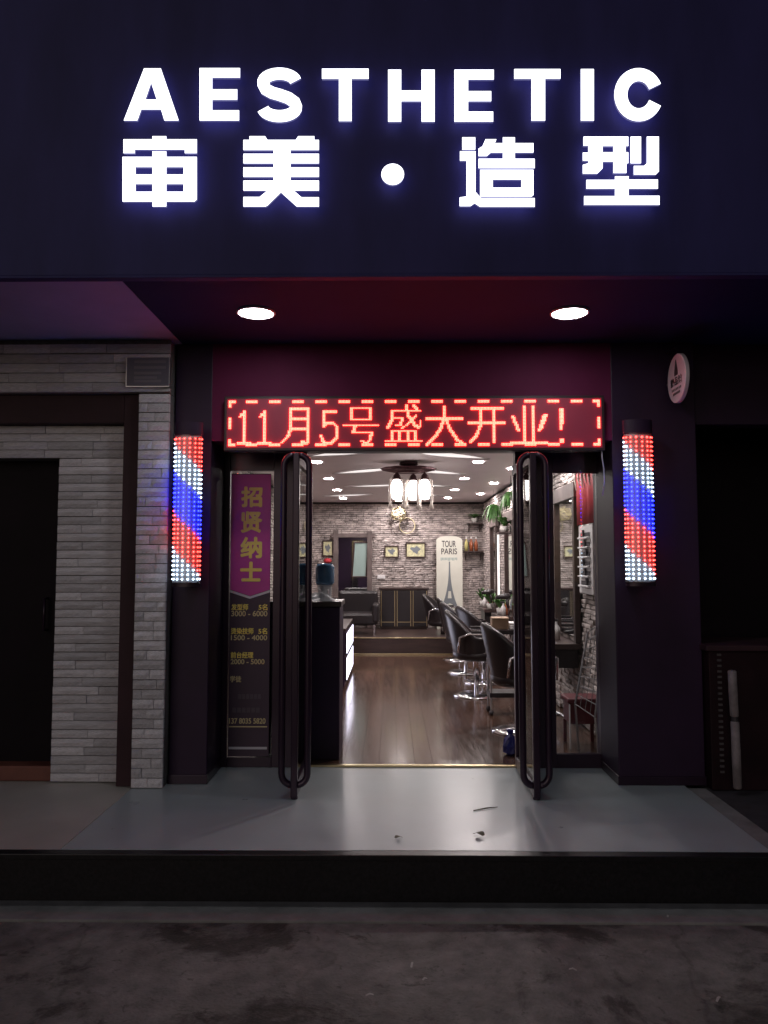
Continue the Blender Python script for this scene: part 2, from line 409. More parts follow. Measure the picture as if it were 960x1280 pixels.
box('threshold', M['brass'], XDL + 0.001, XDR - 0.001, YD + 0.03, YD + 0.07, 0.001, 0.014, shop, 0.002)

# the two glass doors, swung out square to the front
def rounded_loop(x, y0, z0, z1, out, r=0.055):
    pts = [(x, y0, z0)]
    for k in range(1, 7):
        a = R(90) * k / 6; pts.append((x + out * math.sin(a) , y0, z0 + r * (1 - math.cos(a))))
    for k in range(6, -1, -1):
        a = R(90) * k / 6; pts.append((x + out * math.sin(a), y0, z1 - r * (1 - math.cos(a))))
    return pts
def glass_door(x, name_label):
    y1 = YD - 0.012; y0 = y1 - 0.735; th = 0.021
    stile = box('glass_door', M['frame'], x - th, x + th, y0, y0 + 0.045, 0.012, 2.17, shop, 0.006)
    tag(stile, name_label)
    box('stile', M['frame'], x - th, x + th, y1 - 0.05, y1, 0.012, 2.17, stile, 0.004)
    box('rail', M['frame'], x - th + 0.001, x + th - 0.001, y0 + 0.0455, y1 - 0.0505, 0.012, 0.10, stile, 0.004)
    box('rail', M['frame'], x - th + 0.001, x + th - 0.001, y0 + 0.0455, y1 - 0.0505, 2.10, 2.17, stile, 0.004)
    box('pane', M['glass'], x - 0.005, x + 0.005, y0 + 0.04, y1 - 0.045, 0.095, 2.105, stile)
    for s in (-1, 1):
        MB().tube(rounded_loop(x + s * (th - 0.004), y0 + 0.03, 0.085, 2.155, s * 0.064, 0.07), 0.0215, 10).build('handle', M['frame'], stile, smooth=True)
    MB().lathe([(0.0, 0.0), (0.022, 0.0), (0.022, 0.012), (0.014, 0.03), (0.0, 0.03)], (x, y0 + 0.03, 0.0015), 12).build('floor_stop', M['frame'], stile)
    return stile
dl = glass_door(ux(370, 4.9) , 'glass door leaf swung open beside the recruitment banner')
dr = glass_door(ux(667, 4.9) , 'glass door leaf swung open beside the clear side window')

# ------------------------------------------------------------------ the lit sign
sign = thing('shop_sign', 'dark indigo fascia board with big glowing white English and Chinese letters', 'sign', (0, YF, ZS))
box('board', M['fascia'], -7, 7, YF, YF + 0.044, ZS - 0.03, 5.55, sign, 0.003)
box('edge_trim', M['fascia'], -7, 7, YF - 0.004, YF + 0.05, ZS - 0.045, ZS - 0.031, sign, 0.002)
LY = YF - 0.066                         # front faces of the letters
def z1(p): return (130 + p[0] * 0.38542, 70 + p[1] * 0.38542)
def z2(p): return (460 + p[0] * 0.40625, 70 + p[1] * 0.40625)
def sign_piece(name, splines, conv):
    out = []
    for s in splines:
        out.append([(at(*conv(p), LY).x, at(*conv(p), LY).z) for p in s])
    me = outline_mesh(out, 0.014, LY)
    me.materials.append(M['letter']); me.materials.append(M['lettersd']); me.materials.append(M['letterbk'])
    for p in me.polygons:
        if abs(p.normal.y) < 0.7: p.material_index = 1
        elif p.center.y > LY + 0.007: p.material_index = 2
    return finish(name, me, None, sign)
def rect(x0, y0, x1, y1): return [(x0, y0), (x1, y0), (x1, y1), (x0, y1)]
def ribbon(center, w):                  # an outline of even width round a centre line
    L = []; Rr = []
    n = len(center)
    for i in range(n):
        a = Vector(center[max(i-1, 0)]); b = Vector(center[min(i+1, n-1)]); t = (b - a).normalized(); nrm = Vector((-t.y, t.x))
        c = Vector(center[i]); L.append(tuple(c + nrm * w / 2)); Rr.append(tuple(c - nrm * w / 2))
    return L + Rr[::-1]
def arc(cx, cy, rx, ry, a0, a1, n=14): return [(cx + rx * math.cos(R(a0 + (a1 - a0) * i / n)), cy + ry * math.sin(R(a0 + (a1 - a0) * i / n))) for i in range(n + 1)]
sign_piece('letter', [[(64,209),(130,40),(184,40),(242,209),(196,209),(185,173),(121,173),(108,209)], [(134,141),(153,86),(171,141)]], z1)
sign_piece('letter', [[(310,39),(441,39),(441,70),(351,70),(351,108),(432,108),(432,142),(351,142),(351,176),(438,176),(438,209),(310,209)]], z1)
S = arc(569, 87, 54, 30, -18, -180, 14) + arc(569, 87, 52, 34, 180, 100, 6) + arc(570, 164, 54, 34, -80, 0, 6) + arc(570, 164, 54, 32, 0, 172, 14)
S = arc(569, 86, 53, 29, -10, -180, 14)[:-1] + [(517, 92), (525, 108), (545, 119), (570, 126), (598, 136), (618, 150), (623, 164)] + arc(569, 166, 54, 29, 0, 170, 14)[1:]
sign_piece('letter', [ribbon(S, 39)], z1)
sign_piece('letter', [[(707,41),(858,41),(858,74),(803,74),(803,211),(762,211),(762,74),(707,74)]], z1)
sign_piece('letter', [[(62,42),(102,42),(102,106),(165,106),(165,42),(205,42),(205,202),(165,202),(165,139),(102,139),(102,202),(62,202)]], z2)
sign_piece('letter', [[(266,42),(387,42),(387,72),(308,72),(308,108),(379,108),(379,139),(308,139),(308,171),(385,171),(385,202),(266,202)]], z2)
sign_piece('letter', [[(450,40),(592,40),(592,70),(545,70),(545,199),(503,199),(503,70),(450,70)]], z2)
sign_piece('letter', [rect(655,40,695,199)], z2)
sign_piece('letter', [ribbon(arc(833, 119, 55, 62, -24, -336, 30), 40)], z2)
sign_piece('chinese_character', [[(63,270),(157,270),(157,260),(202,260),(202,270),(301,270),(301,315),(262,315),(262,303),(100,303),(100,315),(63,315)],
    [(60,327),(157,327),(157,309),(202,309),(202,327),(301,327),(301,465),(293,472),(202,472),(202,488),(157,488),(157,472),(60,472)],
    rect(102,360,157,384), rect(202,360,258,384), rect(102,415,157,440), rect(202,415,258,440)], z1)
sign_piece('chinese_character', [[(452,272),(472,272),(472,260),(522,260),(530,272),(622,272),(630,260),(682,260),(682,272),(697,272),(697,305),(605,305),(605,317),(697,317),(697,348),(605,348),(605,361),(697,361),(697,392),(605,392),(605,404),(697,404),(697,436),(615,436),(640,458),(697,458),(697,488),(625,488),(574,442),(530,485),(524,488),(452,488),(452,457),(505,457),(530,436),(452,436),(452,404),(550,404),(550,392),(452,392),(452,361),(550,361),(550,348),(452,348),(452,317),(550,317),(550,305),(452,305)]], z1)
sign_piece('middle_dot', [arc(76, 364, 35, 33, 0, 345, 23)], z2)
sign_piece('chinese_character', [rect(290,250,330,288),
    [(283,293),(331,293),(331,418),(348,437),(513,437),(513,464),(345,464),(328,453),(315,462),(282,462),(282,435),(303,432),(303,322),(283,322)],
    [(362,256),(395,256),(390,268),(415,268),(415,250),(452,250),(452,268),(509,268),(509,297),(452,297),(452,316),(513,316),(513,345),(340,345),(340,316),(415,316),(415,297),(378,297),(365,308),(340,308),(340,285),(352,278)],
    [(345,350),(509,350),(509,428),(502,433),(345,433)], rect(384,380,472,405)], z2)
sign_piece('chinese_character', [[(663,248),(801,248),(801,277),(793,277),(793,296),(801,296),(801,330),(795,330),(795,360),(755,360),(755,325),(722,325),(722,345),(705,362),(661,362),(661,335),(678,330),(678,322),(661,322),(661,297),(678,297),(678,276),(663,276)], rect(722,277,755,296),
    rect(808,248,840,330), [(858,248),(895,248),(895,355),(885,365),(818,365),(818,338),(850,338),(858,330)],
    [(760,370),(802,370),(802,380),(892,380),(892,408),(802,408),(802,430),(897,430),(897,458),(665,458),(665,431),(760,431),(760,408),(672,408),(672,381),(760,381)]], z2)

# two round downlights in the canopy
for u, lab in ((320, 'round white downlight in the canopy, over the recruitment banner side'), (712, 'round white downlight in the canopy, over the clear side window')):
    c = atz(u, 389, ZS)
    t = thing('canopy_downlight', lab, 'downlight', (c.x, c.y, ZS - 0.006), 'downlights in the canopy')
    MB().lathe([(0.115, ZS - 0.004), (0.118, ZS - 0.012), (0.106, ZS - 0.018), (0.104, ZS - 0.012)], (c.x, c.y, 0), 32).build('trim_ring', M['white'], t, smooth=True)
    MB().lathe([(0.1035, ZS - 0.012), (0.08, ZS - 0.017), (0.0001, ZS - 0.020)], (c.x, c.y, 0), 32).build('diffuser', M['lamp'], t)

# ------------------------------------------------------------------ running-text LED sign
PX = 0.0098; NC, NR = 256, 32
lx0 = ux(283, YH - 0.075); lz1 = vz(500, YH - 0.075)
led = thing('led_message_sign', 'red running-text LED sign reading 11月5号盛大开业 above the doors', 'LED sign', (lx0 + 1.25, YH - 0.04, lz1))
yl = YH - 0.07
box('case', M['case'], lx0 - 0.03, lx0 + NC * PX + 0.03, yl + 0.002, YH - 0.001, lz1 - NR * PX - 0.03, lz1 + 0.03, led, 0.004)
box('face', M['ledbloom'], lx0 - 0.012, lx0 + NC * PX + 0.012, yl, yl + 0.0018, lz1 - NR * PX - 0.012, lz1 + 0.012, led)
grid = set()
def stroke(ox, oy, pts, w=1.0):
    for i in range(len(pts) - 1):
        a = Vector(pts[i]); b = Vector(pts[i+1]); L = (b - a).length; k = max(1, int(L * 4))
        for j in range(k + 1):
            p = a.lerp(b, j / k)
            if w <= 1.2: grid.add((ox + round(p.x), oy + round(p.y)))
            else:
                hor = abs(b.x - a.x) > abs(b.y - a.y)
                for e in (0, 1): grid.add((ox + round(p.x) + (0 if hor else e), oy + round(p.y) + (e if hor else 0)))
GL = {
 '1': [([(1,4),(4,1)],1), ([(4,0),(4,22)],2), ([(0,22),(9,22)],1)],
 '月': [([(6,1),(6,16),(4,21),(0,25)],2), ([(6,1),(19,1)],1), ([(18,1),(18,25)],2), ([(18,25),(14,24)],1), ([(6,8),(18,8)],1), ([(6,15),(18,15)],1)],
 '5': [([(2,0),(11,0)],1.), ([(2,0),(2,10)],1), ([(2,10),(5,8),(8,8),(11,11)],1), ([(11,11),(11,18)],2), ([(11,18),(8,22),(4,22),(1,20),(0,17)],1)],
 '号': [([(5,1),(19,1)],1), ([(5,1),(5,9)],2), ([(18,1),(18,9)],2), ([(5,9),(19,9)],1), ([(0,13),(24,13)],1), ([(8,13),(6,18)],2), ([(6,18),(19,18)],1), ([(19,18),(18,23),(16,25)],2), ([(16,25),(12,24)],1)],
 '盛': [([(4,4),(24,4)],1), ([(4,4),(4,10),(1,16)],2), ([(5,9),(12,9)],1), ([(11,9),(10,14)],2), ([(10,14),(7,14)],1), ([(14,0),(15,7),(19,13),(23,15)],2), ([(24,15),(24,11)],1), ([(21,7),(16,13),(11,16)],1), ([(19,0),(22,2)],2),
       ([(4,18),(21,18)],1), ([(4,18),(4,25)],2), ([(9,18),(9,25)],2), ([(15,18),(15,25)],2), ([(20,18),(20,25)],2), ([(0,25),(25,25)],1)],
 '大': [([(0,8),(25,8)],1), ([(12,0),(12,8),(9,16),(5,22)],2), ([(5,22),(0,26)],1), ([(13,9),(16,16),(20,22)],2), ([(20,22),(25,25)],2)],
 '开': [([(2,2),(24,2)],1), ([(0,12),(25,12)],1), ([(8,2),(8,14),(5,21)],2), ([(5,21),(1,26)],1), ([(17,2),(17,26)],2)],
 '业': [([(9,0),(9,25)],2), ([(15,0),(15,25)],2), ([(1,7),(5,17)],2), ([(23,6),(19,17)],1.), ([(24,6),(20,16)],1.), ([(0,25),(25,25)],1)],
 '!': [([(1,0),(1,14)],2), ([(2,0),(2,10)],2), ([(1,21),(1,23)],2), ([(2,21),(2,23)],2)],
}
for ch, ox, oy in (('1', 6, 7), ('1', 20, 7), ('月', 36, 4), ('5', 63, 7), ('号', 79, 4), ('盛', 108, 3), ('大', 136, 4), ('开', 165, 3), ('业', 194, 4), ('!', 227, 6)):
    for pts, w_ in GL[ch]: stroke(ox, oy, pts, w_ if ch in '盛号' else 2)
for k in range(15):
    for i in range(8):
        for r_ in (0, 1, 30, 31): grid.add((12 + 16 * k + i, r_))
for cx0 in (0, NC - 2):
    for i in range(2):
        for r_ in range(12, 20): grid.add((cx0 + i, r_))
for i in range(5):
    for e in (0, 1):
        for a, b in ((i, e), (e, i), (NC-1-i, e), (NC-1-e, i), (i, NR-1-e), (e, NR-1-i), (NC-1-i, NR-1-e), (NC-1-e, NR-1-i)): grid.add((a, b))
def dot_field(cells, r, h):
    mb = MB()
    for x, y, z in cells:             # each LED a small faceted dome standing off the face
        vs = []
        for rr, dy in ((r, 0), (r * 0.75, -h * 0.7)):
            for k in range(6):
                a = k * math.pi / 3; vs.append((x + rr * math.cos(a), y + dy, z + rr * math.sin(a)))
        vs.append((x, y - h, z))
        mb.add(vs, [(k, (k+1) % 6, 6 + (k+1) % 6, 6 + k) for k in range(6)] + [(6 + k, 6 + (k+1) % 6, 12) for k in range(6)])
    return mb
dot_field([(lx0 + (c + .5) * PX, yl - 0.0005, lz1 - (r_ + .5) * PX) for c, r_ in sorted(grid) if 0 <= c < NC and 0 <= r_ < NR], 0.0049, 0.009).build('lit_diode_field', M['ledred'], led, kind='stuff')
xw = lx0 + NC * PX + 0.012; zw = lz1 - NR * PX - 0.025
MB().tube([(xw, yl + 0.03, zw + 0.03), (xw + .002, yl + 0.025, zw - 0.05), (xw + 0.012, yl + 0.02, zw - 0.13), (xw + 0.012, yl + 0.02, zw - 0.22), (xw - 0.002, yl + 0.02, zw - 0.31)], 0.004, 6).build('hanging_cable', M['silver'], led, smooth=True)

# ------------------------------------------------------------------ barber's LED columns
def barber_pole(u0, u1, v0, v1, vcap, label):
    YP = YH - 0.085; yf = YP - 0.095
    x0, x1 = ux(u0, yf), ux(u1, yf); z1_, z0_ = vz(v0, yf), vz(v1, yf); zc = vz(vcap, yf); cx = (x0 + x1) / 2; hw = (x1 - x0) / 2 + 0.008
    t = thing('barber_pole_light', label, 'barber pole', (cx, YH, z0_), 'LED barber poles on the pilasters')
    box('back_box', M['poleface'], cx - hw * .6, cx + hw * .6, YP - 0.058, YH - 0.001, z0_ - 0.01, z1_ + 0.01, t, 0.003)
    prof = [(hw * math.sin(R(a)), YP - 0.061 - 0.035 * math.cos(R(a))) for a in range(-80, 81, 10)]
    mb = MB(); k = len(prof)
    mb.v = [(cx + a, b, z0_ - 0.006) for a, b in prof] + [(cx + a, b, z1_ + 0.006) for a, b in prof]
    mb.f = [(i, i + 1, k + i + 1, k + i) for i in range(k - 1)]
    mb.build('curved_face', M['poleface'], t, smooth=True)
    nc, nr = 8, 32
    cells = {'r': [], 'w': [], 'b': []}
    for r_ in range(nr):
        for c in range(nc):
            a = R(-84 + 168 * c / (nc - 1))
            x = cx + hw * math.sin(a) * 0.98; y = YP - 0.0615 - 0.035 * math.cos(a); z = z1_ - (r_ + .5) / nr * (z1_ - z0_)
            d = r_ - (c - 1) * 1.05             # stripes run down towards the other side
            s = 'r' if d < 1.2 else 'w' if d < 7.5 else 'b' if d < 16.5 else 'r' if d < 24.5 else 'w'
            cells[s].append((x, y, z))
    for s, m_, nm in (('r', 'pred', 'red_diode_band'), ('w', 'pwhite', 'white_diode_band'), ('b', 'pblue', 'blue_diode_band')):
        dot_field(cells[s], 0.0062, 0.010).build(nm, M[m_], t, kind='stuff')
    for za, zb in ((z1_ + 0.011, zc), (z0_ - 0.035, z0_ - 0.011)):
        mb = MB(); q = [(hw * 1.04 * math.sin(R(a)), YP - 0.061 - 0.045 * math.cos(R(a))) for a in range(-90, 91, 10)] + [(hw * .7, YP - 0.02), (-hw * .7, YP - 0.02)]
        k = len(q); mb.v = [(cx + a, b, za) for a, b in q] + [(cx + a, b, zb) for a, b in q]
        mb.f = [tuple(range(k))[::-1], tuple(range(k, 2 * k))] + [(i, (i + 1) % k, k + (i + 1) % k, k + i) for i in range(k)]
        mb.build('end_cap', M['panel'] if za > z0_ else M['frame'], t)
    mb = MB(); q = [(hw * 1.03 * math.sin(R(a)), YP - 0.061 - 0.056 * math.cos(R(a))) for a in range(-86, 87, 8)]; k = len(q)
    mb.v = [(cx + a, b, z0_ - 0.011) for a, b in q] + [(cx + a, b, z1_ + 0.011) for a, b in q]
    mb.f = [(i, i + 1, k + i + 1, k + i) for i in range(k - 1)]
    mb.build('clear_cover', M['acrylic'], t, smooth=True)
    return t
barber_pole(215.5, 247.5, 545, 727, 527, 'red, white and blue LED barber pole next to the pale brickwork')
barber_pole(785.5, 819, 544, 726, 525, 'red, white and blue LED barber pole below the round hanging sign')

# ------------------------------------------------------------------ recruitment banner in front of the side window
yp = YD - 0.004
bx0, bx1 = ux(288, yp), ux(338, yp)
def bz(v): return vz(v, yp)
ban = thing('recruitment_banner', 'tall magenta and black banner with gold Chinese lettering and wage lines', 'banner', ((bx0 + bx1) / 2, yp, bz(945)))
box('dark_sheet', M['posterdark'], bx0, bx1, yp, yp + 0.006, bz(946), bz(592), ban)
xm = (bx0 + bx1) / 2
MB().prism([(bx0 + 0.002, bz(737)), (xm, bz(745)), (bx1 - 0.002, bz(737)), (bx1 - 0.002, bz(593)), (bx0 + 0.002, bz(593))], yp - 0.003, yp - 0.0005).build('magenta_field', M['magenta'], ban)
MB().prism([(bx0 + 0.002, bz(740.5)), (xm, bz(748.5)), (bx1 - 0.002, bz(740.5)), (bx1 - 0.002, bz(737.6)), (xm, bz(745.6)), (bx0 + 0.002, bz(737.6))], yp - 0.004, yp - 0.0005).build('silver_chevron', M['silver'], ban)
for ch, va, vb in (('招', 608, 634), ('贤', 639, 666), ('纳', 671, 698), ('士', 702, 727)):
    finish('title_character', heavy_text(ch, ux(300.5, yp), bz(vb), ux(327.5, yp), bz(va), yp - 0.004, 0.0062), M['gold'], ban)
for s, ua, ub, va, vb, mm in (('发型师', 290, 311, 755, 763, 'gold'), ('5名', 324, 335, 755, 763, 'gold'), ('3000 - 6000', 290, 335, 763.6, 770.5, 'dimgold'),
        ('烫染技师', 290, 318, 785, 793, 'gold'), ('5名', 324, 335, 785, 793, 'gold'), ('1500 - 4000', 290, 335, 794, 800.5, 'dimgold'),
        ('前台经理', 290, 318, 815, 823, 'gold'), ('2000 - 5000', 290, 332, 824, 830.5, 'dimgold'), ('学徒', 289.5, 303.5, 845, 853, 'dimgold'),
        ('137 8035 5820', 289, 334, 898, 905, 'dimgold')):
    finish('text_line', heavy_text(s, ux(ua, yp), bz(vb), ux(ub, yp), bz(va), yp - 0.001, 0.0011), M[mm], ban)
for va, ua, ub in ((868, 300, 329), (885, 293, 328)):
    for k in range(6):
        a = ua + (ub - ua) * k / 6
        box('faded_mark', M['dimtext'], ux(a, yp), ux(a + (ub - ua) / 6 * 0.75, yp), yp - 0.0015, yp - 0.0003, bz(va + 6), bz(va), ban)
for va, vb, mm in ((908, 909.4, 'dimgold'), (934, 937, 'silver')):
    box('rule_line', M[mm], ux(289, yp), ux(336, yp), yp - 0.002, yp - 0.0004, bz(vb), bz(va), ban)

# ------------------------------------------------------------------ round hanging sign
yc = 5.02
c = at(848, 473, yc)
rs = thing('round_hanging_sign', 'small round pinkish white sign hung edge-on from the canopy wall', 'sign', (c.x, yc, c.z))
RR = 0.162
MB().lathe([(0.0001, -0.014), (RR - 0.004, -0.014), (RR, -0.010), (RR, 0.010), (RR - 0.004, 0.014), (0.0001, 0.014)], (c.x, yc, c.z), 40, axis='x').build('disc', M['pinkwhite'], rs)
def on_disc(me, name, m_):            # artwork drawn in XZ, turned onto the disc face that looks at the street's middle
    for v in me.vertices: v.co = (c.x - 0.0145 - (0.0015 if v.co.y < 0 else 0), yc - v.co.x, c.z + v.co.z)
    return finish(name, me, m_, rs)
on_disc(outline_mesh([[(-0.004, 0.125), (0.004, 0.125), (0.012, 0.10), (0.030, 0.045), (0.030, 0.02), (-0.030, 0.02), (-0.030, 0.045), (-0.012, 0.10)]], 0.001, -0.001), 'bottle_emblem', M['inkdark'])
on_disc(text_mesh('静品馆', -0.10, -0.045, 0.10, 0.012, -0.001, 0.002, 0.02), 'lettering', M['inkdark'])
for k, (a, b) in enumerate(((-0.075, 0.075), (-0.055, 0.055))):
    mb = MB()
    for i in range(7):
        x = a + (b - a) * i / 6; mb.box(x - 0.006, x + 0.006, -0.001, 0.001, -0.078 - k * 0.028, -0.062 - k * 0.028)
    o_ = mb.build('small_print', M['inkdark'], rs)
    for v in o_.data.vertices: v.co = (c.x - 0.0145 - (0.0012 if v.co.y < 0 else 0), yc - v.co.x, c.z + v.co.z)
MB().tube([(c.x, yc + RR - 0.006, c.z), (c.x, YH + 0.001, c.z)], 0.010, 8).build('bracket', M['frame'], rs)
MB().tube([(c.x, yc, c.z + RR - 0.004), (c.x, yc + 0.02, c.z + RR + 0.05), (c.x, YH + 0.001, c.z + RR + 0.06)], 0.006, 8).build('bracket', M['frame'], rs)

# ------------------------------------------------------------------ the neighbour's brick front
nb = thing('neighbour_shopfront', 'pale split-brick shopfront with a dark doorway next to the salon', 'building', (-2.6, YB, 0))
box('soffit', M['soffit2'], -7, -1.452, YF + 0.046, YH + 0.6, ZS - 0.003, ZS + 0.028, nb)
brick_meshes = []
for k in range(7):                     # unit bricks with a hammered face, 1 x 1 x 1, scaled per piece
    nx = 5; vs = []; fs = []
    for j in range(3):
        for i in range(nx):
            e = (i in (0, nx - 1)) or j in (0, 2)
            vs.append((i / (nx - 1), 0.30 if e else random.uniform(0.0, 0.22), j / 2))
    for j in range(2):
        for i in range(nx - 1): fs.append((j*nx+i, j*nx+i+1, (j+1)*nx+i+1, (j+1)*nx+i))
    o_ = len(vs); vs += [(0,1,0),(1,1,0),(1,1,1),(0,1,1)]
    fs += [(0, o_, o_+1) + tuple(range(nx-1, 0, -1)), tuple(range(2*nx, 3*nx)) + (o_+2, o_+3), (0, nx, 2*nx, o_+3, o_), (nx-1, o_+1, o_+2, 3*nx-1, 2*nx-1)]
    me = bpy.data.meshes.new('brick'); me.from_pydata(vs, [], fs); me.update(); me.materials.append(M['brick']); brick_meshes.append(me)
def bricks(parent, x0, x1, z0, z1, y, rowh, lmin, lmax, depth=0.03):
    z = z0; row = 0
    nrow = max(1, round((z1 - z0) / rowh)); rh = (z1 - z0) / nrow
    for row in range(nrow):
        x = x0
        while x < x1 - 0.01:
            L = random.uniform(lmin, lmax)
            if x == x0 and row % 2: L *= 0.55
            if x1 - (x + L) < lmin * 0.45: L = x1 - x
            o = bpy.data.objects.new('brick', random.choice(brick_meshes)); COL.objects.link(o)
            o.parent = parent; o.matrix_parent_inverse = parent.matrix_basis.inverted()
            dp = random.uniform(0.0, 0.010)
            o.location = (x + 0.0015, y - dp, z0 + row * rh + 0.002); o.scale = (L - 0.003, depth + dp, rh - random.uniform(0.004, 0.007))
            x += L
XN1 = ux(209, YB); XN0 = ux(169, YB)             # the slim brick pilaster
XN1 = min(XN1, -1.4955)
ZL0, ZL1 = vz(490, YB), ZS - 0.006
pier = box('brick_pier', M['mortar'], XN0, XN1 - 0.006, YB + 0.02, YD, 0.0, ZL0 - 0.004, nb)
bricks(pier, XN0, XN1, 0.004, ZL0 - 0.006, YB, 0.064, 0.10, 0.24)
lint = box('lintel', M['mortar'], -4.5, XN1 - 0.006, YB + 0.018, YD, ZL0, ZL1, nb)
bricks(lint, -4.5, XN1, ZL0 + 0.004, ZL1 - 0.03, YB - 0.006, 0.066, 0.30, 0.62)
yw = 5.24
XW1, XW0 = ux(156, yw), ux(70, yw)
wall = box('brick_wall', M['mortar'], XW0, XW1, yw + 0.02, YD, 0.0, vz(531, yw), nb)
bricks(wall, XW0, XW1, 0.004, vz(572, yw), yw, 0.058, 0.26, 0.46)
wall2 = box('brick_wall', M['mortar'], -4.5, XW0 - 0.0005, yw + 0.02, YD, vz(572, yw) + 0.001, vz(531, yw), nb)
bricks(wall2, -4.5, XW1, vz(572, yw) + 0.001, vz(531, yw), yw, 0.062, 0.26, 0.5)
box('door_band', M['band'], XW1 + 0.002, XN0 - 0.001, YB + 0.055, YD, 0.0, ZL0 - 0.003, nb, 0.003)
box('door_band', M['band'], -4.5, XW1 + 0.001, YB + 0.056, YD, vz(531, yw) + 0.002, ZL0 - 0.003, nb, 0.003)
zdt = vz(572, yw)
dr_ = box('door', M['darkdoor'], -4.5, XW0 - 0.002, yw + 0.16, yw + 0.22, 0.10, zdt - 0.002, nb)
MB().tube([(XW0 - .12, yw + .158, 1.0), (XW0 - .12, yw + .11, 1.0), (XW0 - .12, yw + .11, 1.22), (XW0 - .12, yw + .158, 1.22)], .010, 8).build('handle', M['frame'], dr_, smooth=True)
box('door_step', M['redbase'], -4.5, XW0 - 0.001, yw + 0.03, YD, 0.0, 0.10, nb, 0.008)
# the grey name plate on the lintel
pyy = YB - 0.03
pl = thing('name_plate', 'small dark grey plate with faded lines on the brick lintel', 'plate', (ux(180, pyy), pyy, vz(483, pyy)))
px0, px1, pz0, pz1 = ux(153, pyy), ux(206.5, pyy), vz(481.5, pyy), vz(446, pyy)
box('frame', M['steel'], px0 - 0.008, px1 + 0.004, pyy + 0.004, YB + 0.012, pz0 - 0.008, pz1 + 0.006, pl, 0.002)
box('face', mat('plate_face', (0.11, 0.10, 0.14), 0.5), px0, px1, pyy, pyy + 0.0038, pz0, pz1, pl)
for k, zz in enumerate((0.80, 0.60, 0.40, 0.24, 0.12)):
    zc_ = pz0 + (pz1 - pz0) * zz
    box('faded_line', mat('plate_line', (0.17, 0.15, 0.19), 0.5), px0 + 0.05, px1 - (0.02 if k < 2 else 0.05 + 0.03 * (k % 2)), pyy - 0.0015, pyy - 0.0002, zc_, zc_ + 0.018, pl)

# ------------------------------------------------------------------ dark bay on the other side of the salon
bay = thing('neighbour_bay', 'unlit dark bay with plain closed doors beyond the salon pilaster', 'building', (3.0, 6.2, 0))
for xa in (2.075, 3.05, 4.02):
    d_ = box('bay_door', M['darkdoor'], xa, xa + .968, 6.2, 6.24, -.012, 2.688, bay, 0.004)
box('bay_wall', M['panel'], 2.074, 6.0, 6.205, 6.4, 2.69, ZS - 0.005, bay)
box('bay_beam', M['panel'], 2.074, 6.0, YH + 0.05, YH + 0.2, vz(530, YH), ZS - 0.006, bay, 0.004)
yq = 5.13
M['cabslot'] = mat('dull_slot_edge', (0.07, 0.06, 0.065), 0.6)
M['cabwood'] = mat('stained_dark_wood', (0.016, 0.006, 0.009), 0.6, spec=0.15, var=0.3, vscale=4)
cab = thing('street_cabinet', 'dark wooden cabinet with a dull red top in the unlit bay', 'cabinet', (ux(950, yq), yq, 0))
ct = vz(806, yq)
xq = ux(884, yq)
box('body', M['cabwood'], xq, 3.3, yq + 0.02, yq + 0.55, -0.012, ct - 0.04, cab, 0.006)
box('top', M['band'], xq - 0.03, 3.32, yq - 0.02, yq + 0.57, ct - 0.038, ct, cab, 0.006)
for k in range(22):
    z_ = 0.10 + k * 0.036
    box('vent_slot', M['cabslot'], ux(894, yq), ux(899, yq), yq + 0.012, yq + 0.0195, z_, z_ + 0.014, cab)
for xa in (2.62, 2.98):
    box('cabinet_door', M['darkdoor'], xa, xa + 0.34, yq + 0.004, yq + 0.0195, 0.06, ct - 0.08, cab, 0.004)
yr = yq - 0.06
roll = thing('upright_tube', 'pale upright padded roll in two lengths standing against the dark cabinet', 'roll', (ux(918, yr), yr, 0))
for (ua, va), (ub, vb) in (((915, 838), (918, 896)), ((918.5, 901), (922, 986))):
    a, b = at(ua, va, yr), at(ub, vb, yr)
    b.z = max(b.z, -0.012)
    MB().tube([a, a.lerp(b, .02), a.lerp(b, .5), a.lerp(b, .98), b], [0.019, 0.027, 0.028, 0.027, 0.019], 14).build('padded_length', mat('pale_padding', (0.20, 0.17, 0.18), 0.7, var=0.3, vscale=12), roll, smooth=True)
MB().tube([at(918.1, 894, yr), at(918.6, 904, yr)], 0.022, 10).build('strap', M['inkdark'], roll)

# ------------------------------------------------------------------ inside: shell of the room
flo = structure(box('floor', M['joint'], XL, XR, YD + 0.071, YBK, -0.02, ZI - 0.010))
YSTEP = 12.42
pm = []
for L in (1.2, 0.9, 0.62):
    me_o = box('plank', M['plank'], 0, 0.128, 0, L - 0.002, 0, 0.012, flo, 0.0015); pm.append((L, me_o.data)); bpy.data.objects.remove(me_o)
NX = 27; wx = (XR - XL) / NX
for i in range(NX):
    y = YD + 0.075 - random.uniform(0, 0.0); k = i
    first = True
    while y < YSTEP - 0.02:
        L, me = random.choice(pm) if not first else pm[(i * 2) % 3]
        first = False
        s = 1.0
        if y + L > YSTEP - 0.3: s = (YSTEP - 0.002 - y) / L
        o = bpy.data.objects.new('plank', me); COL.objects.link(o); o.parent = flo
        o.location = (XL + i * wx + 0.0008, y, ZI - 0.0115 + random.uniform(0, 0.0007)); o.scale = ((wx - 0.0016) / 0.128, s, 1)
        y += L * s
ZP = 0.27
stp = structure(box('raised_floor', M['wood'], XL, XR, YSTEP, YBK, -0.01, ZP))
box('step_nosing', M['brass'], XL + 0.001, XR - 0.001, YSTEP - 0.012, YSTEP + 0.03, ZP + 0.001, ZP + 0.016, stp, 0.002)
